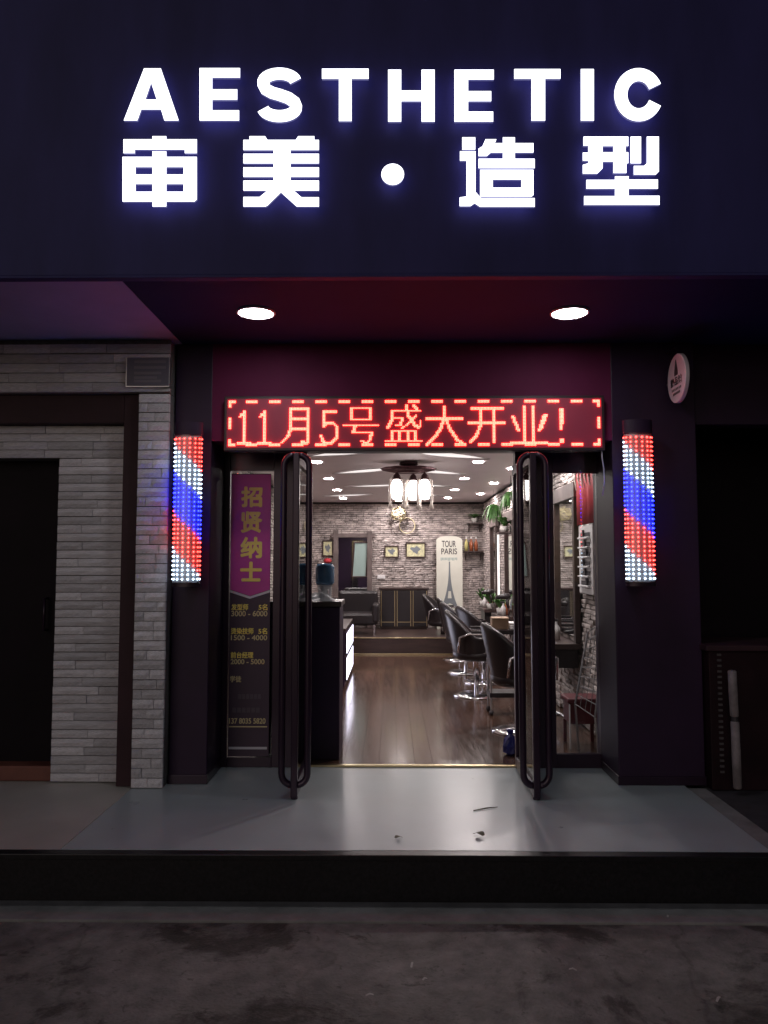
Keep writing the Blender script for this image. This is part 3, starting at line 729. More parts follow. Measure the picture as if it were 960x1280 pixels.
box('step_foot_strip', M['brass'], XL + 0.001, XR - 0.001, YSTEP - 0.02, YSTEP - 0.001, ZI + 0.002, ZI + 0.022, stp, 0.002)
structure(box('ceiling', M['ceil'], XL, XR, YD + 0.14, YBK, ZC, ZC + 0.1))
wb = structure(box('wall_back', M['joint'], XL - 0.011, XR + 0.011, YBK, YBK + 0.1, -0.01, ZC))
wl = structure(box('wall_left', M['joint'], XL - 0.011, XL, YD + 0.141, YBK - 0.001, -0.01, ZC - 0.001))
wr = structure(box('wall_right', M['joint'], XR, XR + 0.011, YD + 0.141, YBK - 0.001, -0.01, ZC - 0.001))
def cladding(parent, a0, a1, z0, z1, place, rowh=0.040):
    """rough split stones in courses; place(a, out, z) maps (along, proud, up) to the wall"""
    mb = MB(); nrow = int((z1 - z0) / rowh)
    for r_ in range(nrow):
        a = a0; z = z0 + r_ * rowh
        while a < a1 - 0.01:
            L = random.uniform(0.06, 0.22); b = min(a + L, a1); p = random.uniform(0.008, 0.032); q = p * random.uniform(0.55, 1.0); h = rowh - random.uniform(0.003, 0.007)
            P8 = [(a, 0, z), (b - .003, 0, z), (b - .003, 0, z + h), (a, 0, z + h), (a + .003, p, z + .003), (b - .007, q, z + .003), (b - .006, p, z + h - .003), (a + .004, q, z + h - .003)]
            mb.add([place(*t) for t in P8], [(4,5,6,7),(0,1,5,4),(1,2,6,5),(2,3,7,6),(3,0,4,7)])
            a = b
    return mb.build('stone_cladding', M['stone'], parent, kind='stuff')
cladding(wb, XL, XR, ZP, ZC, lambda a, o, z: (a, YBK - o, z))
cladding(wr, YD + 0.15, YBK, 0.02, ZC, lambda a, o, z: (XR - o, a, z), 0.042)
cladding(wl, YD + 0.15, YBK, 0.02, ZC, lambda a, o, z: (XL + o, a, z), 0.042)

# downlights and leaf-shaped light slots in the ceiling
def room_light(x, y, lab):
    t = thing('ceiling_downlight', lab, 'downlight', (x, y, ZC), 'downlights in the salon ceiling')
    MB().lathe([(0.075, ZC - 0.001), (0.078, ZC - 0.008), (0.062, ZC - 0.011), (0.060, ZC - 0.006)], (x, y, 0), 20).build('trim_ring', M['white'], t)
    MB().lathe([(0.0595, ZC - 0.006), (0.0001, ZC - 0.010)], (x, y, 0), 16).build('diffuser', M['intlamp'], t)
for k, y in enumerate((6.9, 8.7, 10.4, 12.0, 13.5)):
    room_light(0.98, y, 'small round downlight of the row over the black styling chairs')
    room_light(-0.86, y, 'small round downlight of the row over the reception side')
room_light(.12, 14.05, 'small round downlight washing the two landscape pictures')
for y in (7.4, 9.3, 11.0, 12.7):  # extra row of lamps added to brighten the mirror wall
    room_light(1.46, y, 'small round downlight of the row added to brighten the mirror wall')
def leaf_slot(x, y, ang, L, W):
    c_, s_ = math.cos(R(ang)), math.sin(R(ang)); pts = []
    for i in range(9): t = i / 8; pts.append((L * (t - .5), W * math.sin(math.pi * t) * 0.5))
    for i in range(7, 0, -1): t = i / 8; pts.append((L * (t - .5), -W * math.sin(math.pi * t) * 0.35))
    q = [(x + a * c_ - b * s_, y + a * s_ + b * c_) for a, b in pts]; k = len(q)
    t = thing('ceiling_light_slot', 'leaf-shaped glowing slot in the white salon ceiling', 'ceiling light', (x, y, ZC), 'leaf-shaped slots in the salon ceiling')
    mb = MB(); mb.v = [(a, b, ZC - 0.004) for a, b in q]; mb.f = [tuple(range(k))[::-1]]; mb.build('diffuser', M['leaflamp'], t)
    q2 = [(x + (a - x) * 1.07, y + (b - y) * 1.12) for a, b in q]
    mb = MB(); mb.v = [(a, b, ZC - 0.001) for a, b in q2] + [(a, b, ZC - 0.012) for a, b in q2] + [(a, b, ZC - 0.012) for a, b in q]
    mb.f = [(i, (i+1) % k, k + (i+1) % k, k + i) for i in range(k)] + [(k + i, k + (i+1) % k, 2*k + (i+1) % k, 2*k + i) for i in range(k)]
    mb.build('rim', M['white'], t)
for x, y, a, L, W in ((0.60, 8.1, 35, 1.1, .32), (0.55, 9.6, 40, 1.0, .30), (0.45, 11.2, 35, 1.0, .30), (0.45, 12.8, 30, .9, .3), (-0.45, 7.9, -35, 1.1, .32), (-0.35, 9.5, -38, 1.0, .3), (-0.2, 11.3, -20, 1.0, .3), (-0.75, 12.9, -25, .9, .3)):
    leaf_slot(x, y, a, L, W)

# ------------------------------------------------------------------ chandelier
cy0 = 8.75
ccx = ux(511, cy0)
ch = thing('chandelier', 'dark carved chandelier with three glowing glass shades and pale horn drops', 'chandelier', (ccx, cy0, ZC))
MB().lathe([(0.0001, ZC - 0.001), (0.10, ZC - 0.001), (0.11, ZC - 0.03), (0.06, ZC - 0.05), (0.0001, ZC - 0.055)], (ccx, cy0, 0), 20).build('ceiling_rose', M['bronze'], ch, smooth=True)
mb = MB(); prof = []
k = 28
for i in range(k):
    a = 2 * math.pi * i / k; rr = 1 + 0.08 * math.cos(6 * a)
    prof.append((ccx + 0.30 * rr * math.cos(a), cy0 + 0.17 * rr * math.sin(a)))
for z_, s_ in ((ZC - 0.056, 0.85), (ZC - 0.075, 1.0), (ZC - 0.10, 0.92), (ZC - 0.125, 0.5)):
    mb.v += [(ccx + (a - ccx) * s_, cy0 + (b - cy0) * s_, z_) for a, b in prof]
for j in range(3): mb.f += [(j*k+i, j*k+(i+1) % k, (j+1)*k+(i+1) % k, (j+1)*k+i) for i in range(k)]
mb.f += [tuple(range(k)), tuple(range(3*k, 4*k))[::-1]]
mb.build('carved_plate', M['bronze'], ch, smooth=True)
for du, dyy in ((-15, -0.05), (6, 0.06), (20, -0.04)):
    x = ux(511 + du, cy0); y = cy0 + dyy; zt = vz(600, cy0)
    st = MB().tube([(x, y, ZC - 0.10), (x, y, zt + 0.01)], 0.012, 8).build('stem', M['bronze'], ch)
    MB().lathe([(0.02, zt + 0.07), (0.035, zt + 0.05), (0.05, zt + 0.02), (0.06, zt)], (x, y, 0), 14).build('cup', M['bronze'], st, smooth=True)
    zb = vz(624, cy0)
    MB().lathe([(0.035, zt), (0.050, zt - 0.02), (0.066, zt - 0.07), (0.070, (zt + zb) / 2 - .02), (0.052, zb), (0.0001, zb - 0.012)], (x, y, 0), 18).build('glass_shade', M['shade'], ch, smooth=True)
    for sg in (-1, 1):
        xx = x + sg * 0.062
        MB().tube([(x + sg * .03, y - 0.02, zt + 0.03), (xx + sg * .015, y - .04, zt - 0.01), (xx + sg * .02, y - .05, zb), (xx + sg * .012, y - .05, zb - 0.06), (xx + sg * .012, y - .05, zb - 0.115)], [0.008, 0.012, 0.012, 0.014, 0.030], 10).build('horn_drop', M['creamgl'], ch, smooth=True)

# ------------------------------------------------------------------ things on and along the back wall
yb = YBK - 0.035
def wall_frame(u0, u1, v0, v1, label, art, kind='picture', y=yb, border=0.022):
    a, b = at(u0, v0, y), at(u1, v1, y)
    t = thing('picture_frame', label, kind, ((a.x + b.x) / 2, y, b.z))
    x0, x1, z0, z1 = a.x, b.x, b.z, a.z
    for q in ((x0, x1, z0, z0 + border), (x0, x1, z1 - border, z1), (x0, x0 + border, z0 + border, z1 - border), (x1 - border, x1, z0 + border, z1 - border)):
        box('frame_rail', M['wood'], q[0], q[1], y - 0.022, y + 0.004, q[2] + .0003, q[3] - .0003, t, 0.003)
    box('print', art, x0 + border * .9, x1 - border * .9, y - 0.006, y, z0 + border * .9, z1 - border * .9, t)
    cx, cz = (x0 + x1) / 2, (z0 + z1) / 2; w_, h_ = (x1 - x0) * .22, (z1 - z0) * .22
    pts = [(cx + w_ * math.cos(a_) * (1 + .35 * math.sin(3 * a_)), cz + h_ * math.sin(a_) * (1 + .3 * math.cos(5 * a_))) for a_ in [2 * math.pi * i / 26 for i in range(26)]]
    finish('drawn_figure', outline_mesh([pts], 0.002, y - 0.0085), M['ink'], t)
    return t
wall_frame(403, 416.5, 675.5, 695.5, 'small upright picture on the stone wall above the red lantern', M['paper'])
wall_frame(480.5, 498.5, 682, 697, 'small landscape picture with a pale print, next to the larger one', M['paper'])
wall_frame(507, 532, 678, 697, 'larger landscape picture with a busy print on the stone wall', M['paper'])
# small red lantern ornament
c = at(409.5, 701, yb - 0.05)
t = thing('red_ornament', 'small round red ornament hanging under the upright picture', 'ornament', c)
MB().lathe([(0.0001, .05), (.05, .04), (.085, .0), (.05, -.04), (.0001, -.05)], c, 16).build('body', M['red'], t, smooth=True)
MB().tube([(c.x, c.y, c.z + .048), (c.x, c.y, c.z + .075), (c.x, yb, c.z + .08)], .004, 6).build('hook', M['brass'], t)
# wall socket plate
a, b = at(471.5, 718.5, yb), at(481.5, 723.5, yb)
t = thing('wall_switch', 'white switch plate on the stone wall above the low cabinet', 'switch', ((a.x + b.x) / 2, yb, b.z))
box('plate', M['white'], a.x, b.x, yb - .006, yb + .01, b.z, a.z, t, .002)
for k in range(3):
    w_ = (b.x - a.x) / 3; box('rocker', M['white'], a.x + k * w_ + .006, a.x + (k + 1) * w_ - .006, yb - .010, yb - .0062, b.z + .012, a.z - .012, t, .001)
# rattan ball and thin hoop
c = at(498, 642, yb - 0.09)
t = thing('rattan_ball', 'pale gold woven ball hung under the chandelier line on the wall', 'ornament', c)
for k in range(9):
    ax = Vector((random.uniform(-1, 1), random.uniform(-1, 1), random.uniform(-1, 1))).normalized(); e = ax.orthogonal().normalized(); f_ = ax.cross(e)
    rr = 0.135 * random.uniform(.93, 1); off = ax * random.uniform(-.04, .04)
    MB().tube([Vector(c) + off + (e * math.cos(R(a_)) + f_ * math.sin(R(a_))) * rr for a_ in range(0, 360, 15)], .009, 6, closed=True).build('cane_hoop', M['rattan'], t, smooth=True)
MB().tube([(c.x, c.y, c.z + .13), (c.x, c.y + 0.02, c.z + .30), (c.x, yb, c.z + .31)], .004, 6).build('hanger', M['bronze'], t)
c = at(509, 657, yb - 0.02)
t = thing('wall_hoop', 'thin pale ring with fine spokes on the stone wall', 'ornament', c)
MB().tube([Vector(c) + Vector((math.cos(R(a_)), 0, math.sin(R(a_)))) * .145 for a_ in range(0, 360, 10)], .009, 8, closed=True).build('ring', M['rattan'], t, smooth=True)
MB().tube([Vector(c) + Vector((-.145, .0, 0)), Vector(c) + Vector((.145, .0, 0))], .003, 5).build('spoke', M['steel'], t)
MB().tube([Vector(c) + Vector((0, .006, .145)), Vector(c) + Vector((0, .006, -.145))], .003, 5).build('spoke', M['steel'], t)
# three-door low cabinet
yc_ = YBK - 0.42
a, b = at(475, 735, yc_), at(535, 787, yc_)
t = thing('low_cabinet', 'dark three-door cabinet with brass edges against the stone wall', 'cabinet', ((a.x + b.x) / 2, yc_ + .2, ZP))
box('carcass', M['wood'], a.x, b.x, yc_ + .02, YBK - .034, ZP + .03, a.z - .03, t, .004)
box('top', M['wood'], a.x - .02, b.x + .02, yc_ - .01, YBK - .034, a.z - .029, a.z, t, .004)
box('plinth', M['wood'], a.x + .02, b.x - .02, yc_ + .04, YBK - .04, ZP + .001, ZP + .029, t)
w_ = (b.x - a.x) / 3
for k in range(3):
    d = box('cabinet_door', M['leather'], a.x + k * w_ + .012, a.x + (k + 1) * w_ - .012, yc_, yc_ + .0195, ZP + .06, a.z - .05, t, .004)
    for s in (0, 1):
        xx = a.x + (k + s) * w_ + (.016 if s == 0 else -.028)
        box('edge_strip', M['brass'], xx, xx + .012, yc_ - .006, yc_ - .0005, ZP + .06, a.z - .05, d)
    box('cross_strip', M['brass'], a.x + k * w_ + .03, a.x + (k + 1) * w_ - .03, yc_ - .0045, yc_ - .0005, ZP + .13, ZP + .142, d)
# arched TOUR PARIS board
yt = YBK - 0.30
a, b = at(545.5, 670, yt), at(578.5, 770, yt)
t = thing('arched_board', 'tall arched cream board printed TOUR PARIS with a lattice tower', 'board', ((a.x + b.x) / 2, yt, ZP))
x0, x1, zt = a.x, b.x, a.z; cx = (x0 + x1) / 2; hw = (x1 - x0) / 2
arch = [(x0, ZP + .001), (x1, ZP + .001)] + [(cx + hw * math.cos(R(q)), zt - .09 + .09 * math.sin(R(q)) ** .8) for q in range(0, 181, 12)]
MB().prism(arch, yt, yt + .05).build('panel', M['cream'], t)
finish('lettering', text_mesh('TOUR', cx - .14, at(0, 684, yt).z, cx + .12, at(0, 676, yt).z, yt - .003, .002, .012), M['inkdark'], t)
finish('lettering', text_mesh('PARIS', cx - .15, at(0, 693, yt).z, cx + .14, at(0, 685.6, yt).z, yt - .003, .002, .012), M['inkdark'], t)
mb = MB()
random.seed(3)
for i in range(12): mb.box(cx - .16 + i * .026, cx - .16 + i * .026 + .015, yt - .0015, yt - .0002, at(0, 701, yt).z + random.uniform(0, .02), at(0, 697, yt).z)
mb.build('faint_script', M['greenpanel'], t)
zb_, zh = at(0, 766, yt).z, at(0, 702, yt).z; tx = cx + 0.0
def tw(f): return 0.012 + 0.19 * (1 - f) ** 2.6
L_ = [(tx - tw(i / 16), zb_ + (zh - zb_) * i / 16) for i in range(17)]; Rr = [(tx + tw(i / 16), zb_ + (zh - zb_) * i / 16) for i in range(17)]
arch_in = [(tx + .11, zb_), (tx + .09, zb_ + .10), (tx + .05, zb_ + .16), (tx, zb_ + .18), (tx - .05, zb_ + .16), (tx - .09, zb_ + .10), (tx - .11, zb_)]
finish('tower_print', outline_mesh([L_ + Rr[::-1] + arch_in, [(tx - .035, zb_ + .27), (tx + .035, zb_ + .27), (tx + .022, zb_ + .40), (tx - .022, zb_ + .40)]], .002, yt - .003), M['ink'], t)
for s in (-1, 1): box('rear_prop', M['wood'], cx + s * .12 - .015, cx + s * .12 + .015, yt + .051, yt + .15, ZP + .001, ZP + .5, t)
# mirror station at the back wall
ym = YBK - 0.06
a, b = at(417, 664, ym), at(465, 748, ym)
t = thing('mirror_station', 'dark framed wall mirror station with a grey-green glass panel', 'mirror', ((a.x + b.x) / 2, ym, ZP))
x0, x1, z1_ = a.x, b.x, a.z
for q in ((x0, x0 + .09, ZP + .001, z1_ + .02), (x1 - .09, x1, ZP + .001, z1_)): box('post', M['greywood'], q[0], q[1], ym - .06, ym + .02, q[2], q[3], t, .004)
box('head_rail', M['greywood'], x0 - .05, x1 + .05, ym - .05, ym + .018, z1_ - .12, z1_ - .045, t, .004)
box('mirror_glass', M['mirror'], x0 + .095, x1 - .095, ym - .004, ym, at(0, 742, ym).z, z1_ - .122, t)
gp = [(at(443, 678, ym).x, at(443, 678, ym).z), (at(460, 678, ym).x, at(460, 678, ym).z), (at(458, 721, ym).x, at(458, 721, ym).z), (at(440, 721, ym).x, at(440, 721, ym).z)]
MB().prism(gp, ym - .03, ym - .012).build('grey_green_glass', M['greenpanel'], t)
for i in range(4):
    p, q = gp[i], gp[(i + 1) % 4]
    MB().tube([(p[0], ym - .032, p[1]), (q[0], ym - .032, q[1])], .016, 8).build('panel_edge', M['wood'], t)
box('shelf', M['greywood'], x0 + .02, x1 - .02, ym - .22, ym - .061, at(0, 745, ym).z - .03, at(0, 745, ym).z, t, .004)
# dark wash couch in front of it
yv = 13.3
x0, x1 = ux(421, yv), ux(472, yv)
t = thing('wash_couch', 'low dark leather couch on the raised floor before the mirror station', 'couch', ((x0 + x1) / 2, yv, ZP))
box('seat', M['leather'], x0, x1, yv - .3, yv + .3, ZP + .16, ZP + .36, t, .04)
box('backrest', M['leather'], x0, x1, yv + .26, yv + .44, ZP + .30, ZP + .72, t, .05)
for xx in (x0 + .03, x1 - .03): box('armrest', M['leather'], xx - .06, xx + .06, yv - .32, yv + .3, ZP + .2, ZP + .52, t, .04)
for xx in (x0 + .05, x1 - .05):
    for yy in (yv - .25, yv + .25): MB().lathe([(.02, ZP + .001), (.025, ZP + .165)], (xx, yy, 0), 10).build('leg', M['chrome'], t)

# plants and bottle shelves at the far corner
def plant(name, label, base, n, h, spread, lw=0.03, pot=True, hang=0.3, group=None):
    t = thing(name, label, 'plant', base, group)
    bx, by, bz_ = base
    if pot: MB().lathe([(.0001, bz_), (.045, bz_), (.06, bz_ + .09), (.053, bz_ + .09), (.048, bz_ + .08), (.0001, bz_ + .08)], (bx, by, 0), 14).build('pot', M['pot'], t, smooth=True)
    z0 = bz_ + (.085 if pot else 0)
    for k in range(n):
        a = random.uniform(0, 2 * math.pi); L = h * random.uniform(.6, 1); o = random.uniform(.3, 1) * spread
        pts = []
        for i in range(5):
            f = i / 4; pts.append(Vector((bx + math.cos(a) * o * f, by + math.sin(a) * o * f, z0 + L * (f - hang * f * f * 1.6))))
        sd = Vector((-math.sin(a), math.cos(a), 0)); vs = []
        for i, p in enumerate(pts):
            w_ = lw * math.sin(math.pi * (0.12 + 0.86 * i / 4)); vs += [p - sd * w_, p + sd * w_ + Vector((0, 0, .002))]
        MB().add(vs, [(2*i, 2*i+1, 2*i+3, 2*i+2) for i in range(4)]).build('leaf', M['leaf'], t)
    return t
def shelf(u0, u1, v, y, label, depth=.2):
    a, b = at(u0, v, y), at(u1, v, y)
    t = thing('wall_shelf', label, 'shelf', ((a.x + b.x) / 2, y, a.z))
    box('board', M['wood'], a.x, b.x, y - depth, y, a.z - .025, a.z, t, .003)
    for xx in (a.x + .04, b.x - .04):
        MB().add([(xx - .008, y, a.z - .026), (xx - .008, y - depth * .8, a.z - .026), (xx - .008, y, a.z - .17), (xx + .008, y, a.z - .026), (xx + .008, y - depth * .8, a.z - .026), (xx + .008, y, a.z - .17)], [(0,1,2),(5,4,3),(0,3,4,1),(1,4,5,2),(2,5,3,0)]).build('bracket', M['wood'], t)
    return a, b
sa, sb = shelf(583, 602, 654, yb, 'small bracket shelf holding the trailing plant in the corner')
plant('trailing_plant', 'bushy trailing plant with reddish pot on the upper corner shelf', ((sa.x + sb.x) / 2, yb - .1, sa.z + .001), 46, .26, .22, .022, hang=.5)
sa, sb = shelf(579, 603, 689, yb, 'small bracket shelf holding the short row of bottles')
for k, (xx, mm, nm) in enumerate(((.05, 'yellow', 'pale yellow bottle at the end of the bracket shelf beside the arched board'), (.14, 'amber', 'amber bottle standing next to the pale yellow bottle'), (.23, 'amber', 'amber bottle standing at the wall end of the shelf'), )):
    x = sa.x + xx; z = sa.z + .001
    t = thing('bottle', nm, 'bottle', (x, yb - .11, z), 'bottles on the bracket shelf')
    MB().lathe([(.0001, z), (.034, z), (.035, z + .15), (.014, z + .19), (.013, z + .225)], (x, yb - .11, 0), 14).build('glass_body', M[mm], t, smooth=True)
    MB().lathe([(.016, z + .2255), (.016, z + .265), (.0001, z + .266)], (x, yb - .11, 0), 12).build('stopper', M['white'], t)

# ------------------------------------------------------------------ styling stations on the side wall
def station(y0, y1, label, light=True):
    xw = XR - .034
    t = thing('styling_mirror', label, 'mirror', (xw, (y0 + y1) / 2, .8), 'styling mirrors on the chair wall')
    for ya, yb_ in ((y0, y0 + .07), (y1 - .07, y1)): box('stile', M['wood'], xw - .05, xw, ya, yb_, .75, 2.06, t, .004)
    box('head_rail', M['greywood'], xw - .055, xw, y0 - .03, y1 + .03, 2.061, 2.2, t, .004)
    box('mirror_glass', M['mirror'], xw - .02, xw - .012, y0 + .071, y1 - .071, .80, 2.06, t)
    box('counter', M['wood'], xw - .24, xw, y0 - .03, y1 + .03, .70, .749, t, .004)
    box('drawer', M['leather'], xw - .22, xw - .005, y0 + .1, y1 - .1, .52, .699, t, .004)
    if light:
        for yy in (y0 - .05, y1 + .05): box('light_tube', M['leaflamp'], xw - .03, xw, yy - .012, yy + .012, .95, 1.95, t)
station(6.95, 7.86, 'wall mirror with wooden head rail seen through the clear side window', False)
station(8.75, 9.65, 'wall mirror between the side-window mirror and the plant mirror')
station(10.5, 11.3, 'wall mirror behind the middle black styling chair')
station(12.2, 12.95, 'wall mirror nearest the raised floor step')
xw = XR - .036
wf = thing('picture_frame', 'narrow bright framed print beside the side-window mirror', 'picture', (xw, 8.2, 1.3))
box('frame_back', M['wood'], xw - .02, xw, 8.0, 8.42, 1.38, 1.80, wf, .004)
box('print', M['cream'], xw - .024, xw - .0202, 8.03, 8.39, 1.41, 1.77, wf)
rd = thing('red_wall_print', 'red patterned print hanging below the narrow framed print', 'print', (xw, 8.2, 1.1))
box('sheet', M['red'], xw - .012, xw, 7.95, 8.40, .93, 1.34, rd, .002)
box('pattern_strip', M['cream'], xw - .0135, xw - .0122, 8.02, 8.06, .96, 1.30, rd)
# red banner with pale strokes
bnr = thing('red_wall_banner', 'red cloth banner with pale brush strokes at the side window corner', 'banner', (xw, 6.6, 2.2))
y0, y1 = 6.30, 6.93; z1_, z0_ = 2.36, 1.80
mb = MB(); N = 12
for j in range(2):
    for i in range(N + 1):
        y = y0 + (y1 - y0) * i / N; mb.v.append((xw - .03 + .012 * math.sin(i * 1.7), y, z0_ if j == 0 else z1_))
mb.f = [(i, i + 1, N + 2 + i, N + 1 + i) for i in range(N)]
o_ = mb.build('cloth', M['red'], bnr, smooth=True); sd = o_.modifiers.new('thick', 'SOLIDIFY'); sd.thickness = .004
for k in range(5):
    y = y0 + .06 + k * .12
    MB().tube([(xw - .05, y, z1_ - .06), (xw - .05, y + .02, z1_ - .16), (xw - .05, y - .015, z1_ - .25 + .03 * (k % 2))], [.004, .011, .003], 6).build('brush_stroke', M['cream'], bnr)
# white slotted rack
rk = thing('slotted_wall_rack', 'white wall rack with rows of dark slots below the red banner', 'rack', (xw, 6.62, 1.2))
box('back', M['white'], xw - .03, xw, 6.38, 6.85, 1.20, 1.80, rk, .01)
for k in range(6):
    z = 1.28 + k * .082
    box('slot', M['inkdark'], xw - .036, xw - .0302, 6.46, 6.76, z, z + .036, rk)
    box('lip', M['white'], xw - .06, xw - .0365, 6.44, 6.78, z - .016, z - .002, rk, .003)
    box('tool', M['inkdark'], xw - .05, xw - .0365, 6.52 + .05 * (k % 3), 6.56 + .05 * (k % 3), z - .001, z + .06, rk, .002)
# leaning wire rack
lr = thing('wire_ladder_rack', 'leaning black wire rack with ladder rungs under the slotted rack', 'rack', (1.45, 6.7, ZI))
p0, p1 = Vector((1.30, 6.72, .50)), Vector((1.66, 6.40, 1.18)); q0, q1 = Vector((1.36, 6.62, .34)), Vector((1.67, 6.20, .95))
a0, a1 = at(719, 880, 6.15), at(735, 790, 6.35); b0, b1 = at(744, 897, 5.95), at(757, 775, 6.15)
for a, b in ((a0, a1), (b0, b1)):
    MB().tube([a, b], .009, 8).build('rail', M['wire'], lr)
for k in range(9):
    f = k / 8; MB().tube([a0.lerp(a1, f), b0.lerp(b1, f)], .0045, 6).build('rung', M['wire'], lr)
for k in range(1, 4):
    f = k / 4; MB().tube([a0.lerp(b0, f), a1.lerp(b1, f)], .003, 5).build('upright_wire', M['wire'], lr)
for a in (a0, b0): MB().tube([a, (a.x + .02, a.y, ZI + .002)], .009, 8).build('leg', M['steel'], lr)
# red stool
sx, sy_ = 1.52, 6.30
stl = thing('red_stool', 'dark red plastic stool with a pale leg behind the side window', 'stool', (sx, sy_, ZI))
box('seat', M['darkred'], sx - .14, sx + .14, sy_ - .14, sy_ + .14, .36, .40, stl, .012)
box('skirt', M['darkred'], sx - .12, sx + .12, sy_ - .12, sy_ + .12, .20, .359, stl, .006)
for k, (dx, dy) in enumerate(((-1, -1), (1, -1), (-1, 1), (1, 1))):
    box('leg', M['white'] if k == 0 else M['darkred'], sx + dx * .11 - .014, sx + dx * .11 + .014, sy_ + dy * .11 - .014, sy_ + dy * .11 + .014, ZI + .001, .36 if k == 0 else .199, stl, .004) if k else box('leg', M['white'], sx - .128, sx - .1205, sy_ - .15, sy_ - .125, ZI + .001, .355, stl)

# plants and jars on the stations
plant('potted_plant', 'bright green plant on top of the mirror rail near the corner', (XR - .12, 11.0, 2.205 - .3), 40, .28, .16, .028, pot=True, hang=.3)
hs = thing('wall_shelf', 'tiny shelf bracket carrying the bright green plant', 'shelf', (XR - .1, 11.0, 1.9))
box('board', M['wood'], XR - .22, XR - .034, 10.85, 11.15, 1.88, 1.904, hs, .003)
plant('potted_plant', 'low green plant on the styling counter near the raised floor', (XR - .18, 12.2, .75), 44, .30, .17, .028, hang=.25)
plant('potted_plant', 'feathery green plant on the counter behind the middle chair', (XR - .20, 10.9, .75), 44, .26, .16, .026, hang=.3)
plant('potted_plant', 'leafy plant on the counter under the in-between mirror', (XR - .16, 9.5, .75), 40, .30, .17, .028, hang=.3)
plant('potted_plant', 'leafy plant at the end of the counter nearest the step', (XR - .2, 12.95, .75), 40, .34, .17, .026, hang=.2)
for k, (x, y, mm, lab) in enumerate(((XR - .2, 10.62, 'white', 'white spray bottle on the counter behind the middle chair'), (XR - .15, 11.22, 'pot', 'stout cream jar on the counter behind the middle chair'), (XR - .2, 12.75, 'white', 'white spray bottle on the counter near the raised floor'), (XR - .2, 9.2, 'amber', 'amber bottle on the counter under the in-between mirror'), (XR - .18, 7.3, 'white', 'white spray bottle on the counter seen through the side window'))):
    t = thing('spray_bottle' if mm == 'white' else 'jar', lab, 'bottle' if mm != 'pot' else 'jar', (x, y, .75))
    z = .7505
    MB().lathe([(.0001, z), (.035, z), (.036, z + .11), (.013, z + .145), (.013, z + .17)], (x, y, 0), 12).build('body', M[mm], t, smooth=True)
    MB().box(x - .04, x + .02, y - .01, y + .01, z + .1705, z + .195).build('nozzle', M['inkdark'], t)

def hair_dryer(x, y, z, lab):
    t = thing('hair_dryer', lab, 'hair dryer', (x, y, z))
    MB().tube([(x + .06, y, z + .01), (x + .02, y, z + .01), (x - .06, y, z), (x - .13, y, z - .01)], [.030, .042, .036, .024], 12).build('barrel', M['leather'], t, smooth=True)
    MB().tube([(x + .01, y, z - .03), (x + .03, y, z - .15)], [.020, .016], 10).build('handle', M['leather'], t, smooth=True)
    MB().tube([(x + .03, y, z - .15), (x + .05, y + .02, z - .30), (x + .09, y + .05, z - .42), (x + .13, y, z - .30), (x + .15, y - .02, z - .12)], .006, 6).build('cord', M['inkdark'], t, smooth=True)
for y, lab in ((8.62, 'black hair dryer hung beside the in-between mirror'), (10.38, 'black hair dryer hung beside the mirror of the third chair'), (12.08, 'black hair dryer hung beside the mirror at the step')):
    hair_dryer(XR - .20, y, 1.02, lab)
for k, (y, mm, lab) in enumerate(((10.72, 'amber', 'amber bottle beside the white spray bottle on the middle counter'), (11.08, 'yellow', 'yellow bottle next to the cream jar on the middle counter'), (12.45, 'yellow', 'yellow bottle on the counter by the step'), (12.58, 'red', 'red bottle on the counter by the step'), (9.0, 'white', 'white bottle under the in-between mirror'))):
    t = thing('bottle', lab, 'bottle', (XR - .13, y, .75)); z = .7505; x = XR - .13
    MB().lathe([(.0001, z), (.030, z), (.031, z + .13 + .03 * (k % 2)), (.012, z + .18), (.012, z + .21)], (x, y, 0), 12).build('body', M[mm], t, smooth=True)
    MB().lathe([(.015, z + .2105), (.015, z + .24), (.0001, z + .241)], (x, y, 0), 10).build('cap', M['white'], t)
for (x, y, z, lab) in ((XR - .14, 12.0, 2.28, 'hanging ivy near the ceiling above the third chair mirror'), (XR - .16, 10.1, 2.30, 'hanging ivy near the ceiling above the second chair')):
    t = plant('hanging_ivy', lab, (x, y, z), 60, .20, .20, .024, hang=1.5)
    MB().tube([(x, y, z + .09), (x, y, ZC - .001)], .003, 5).build('hanger', M['inkdark'], t)
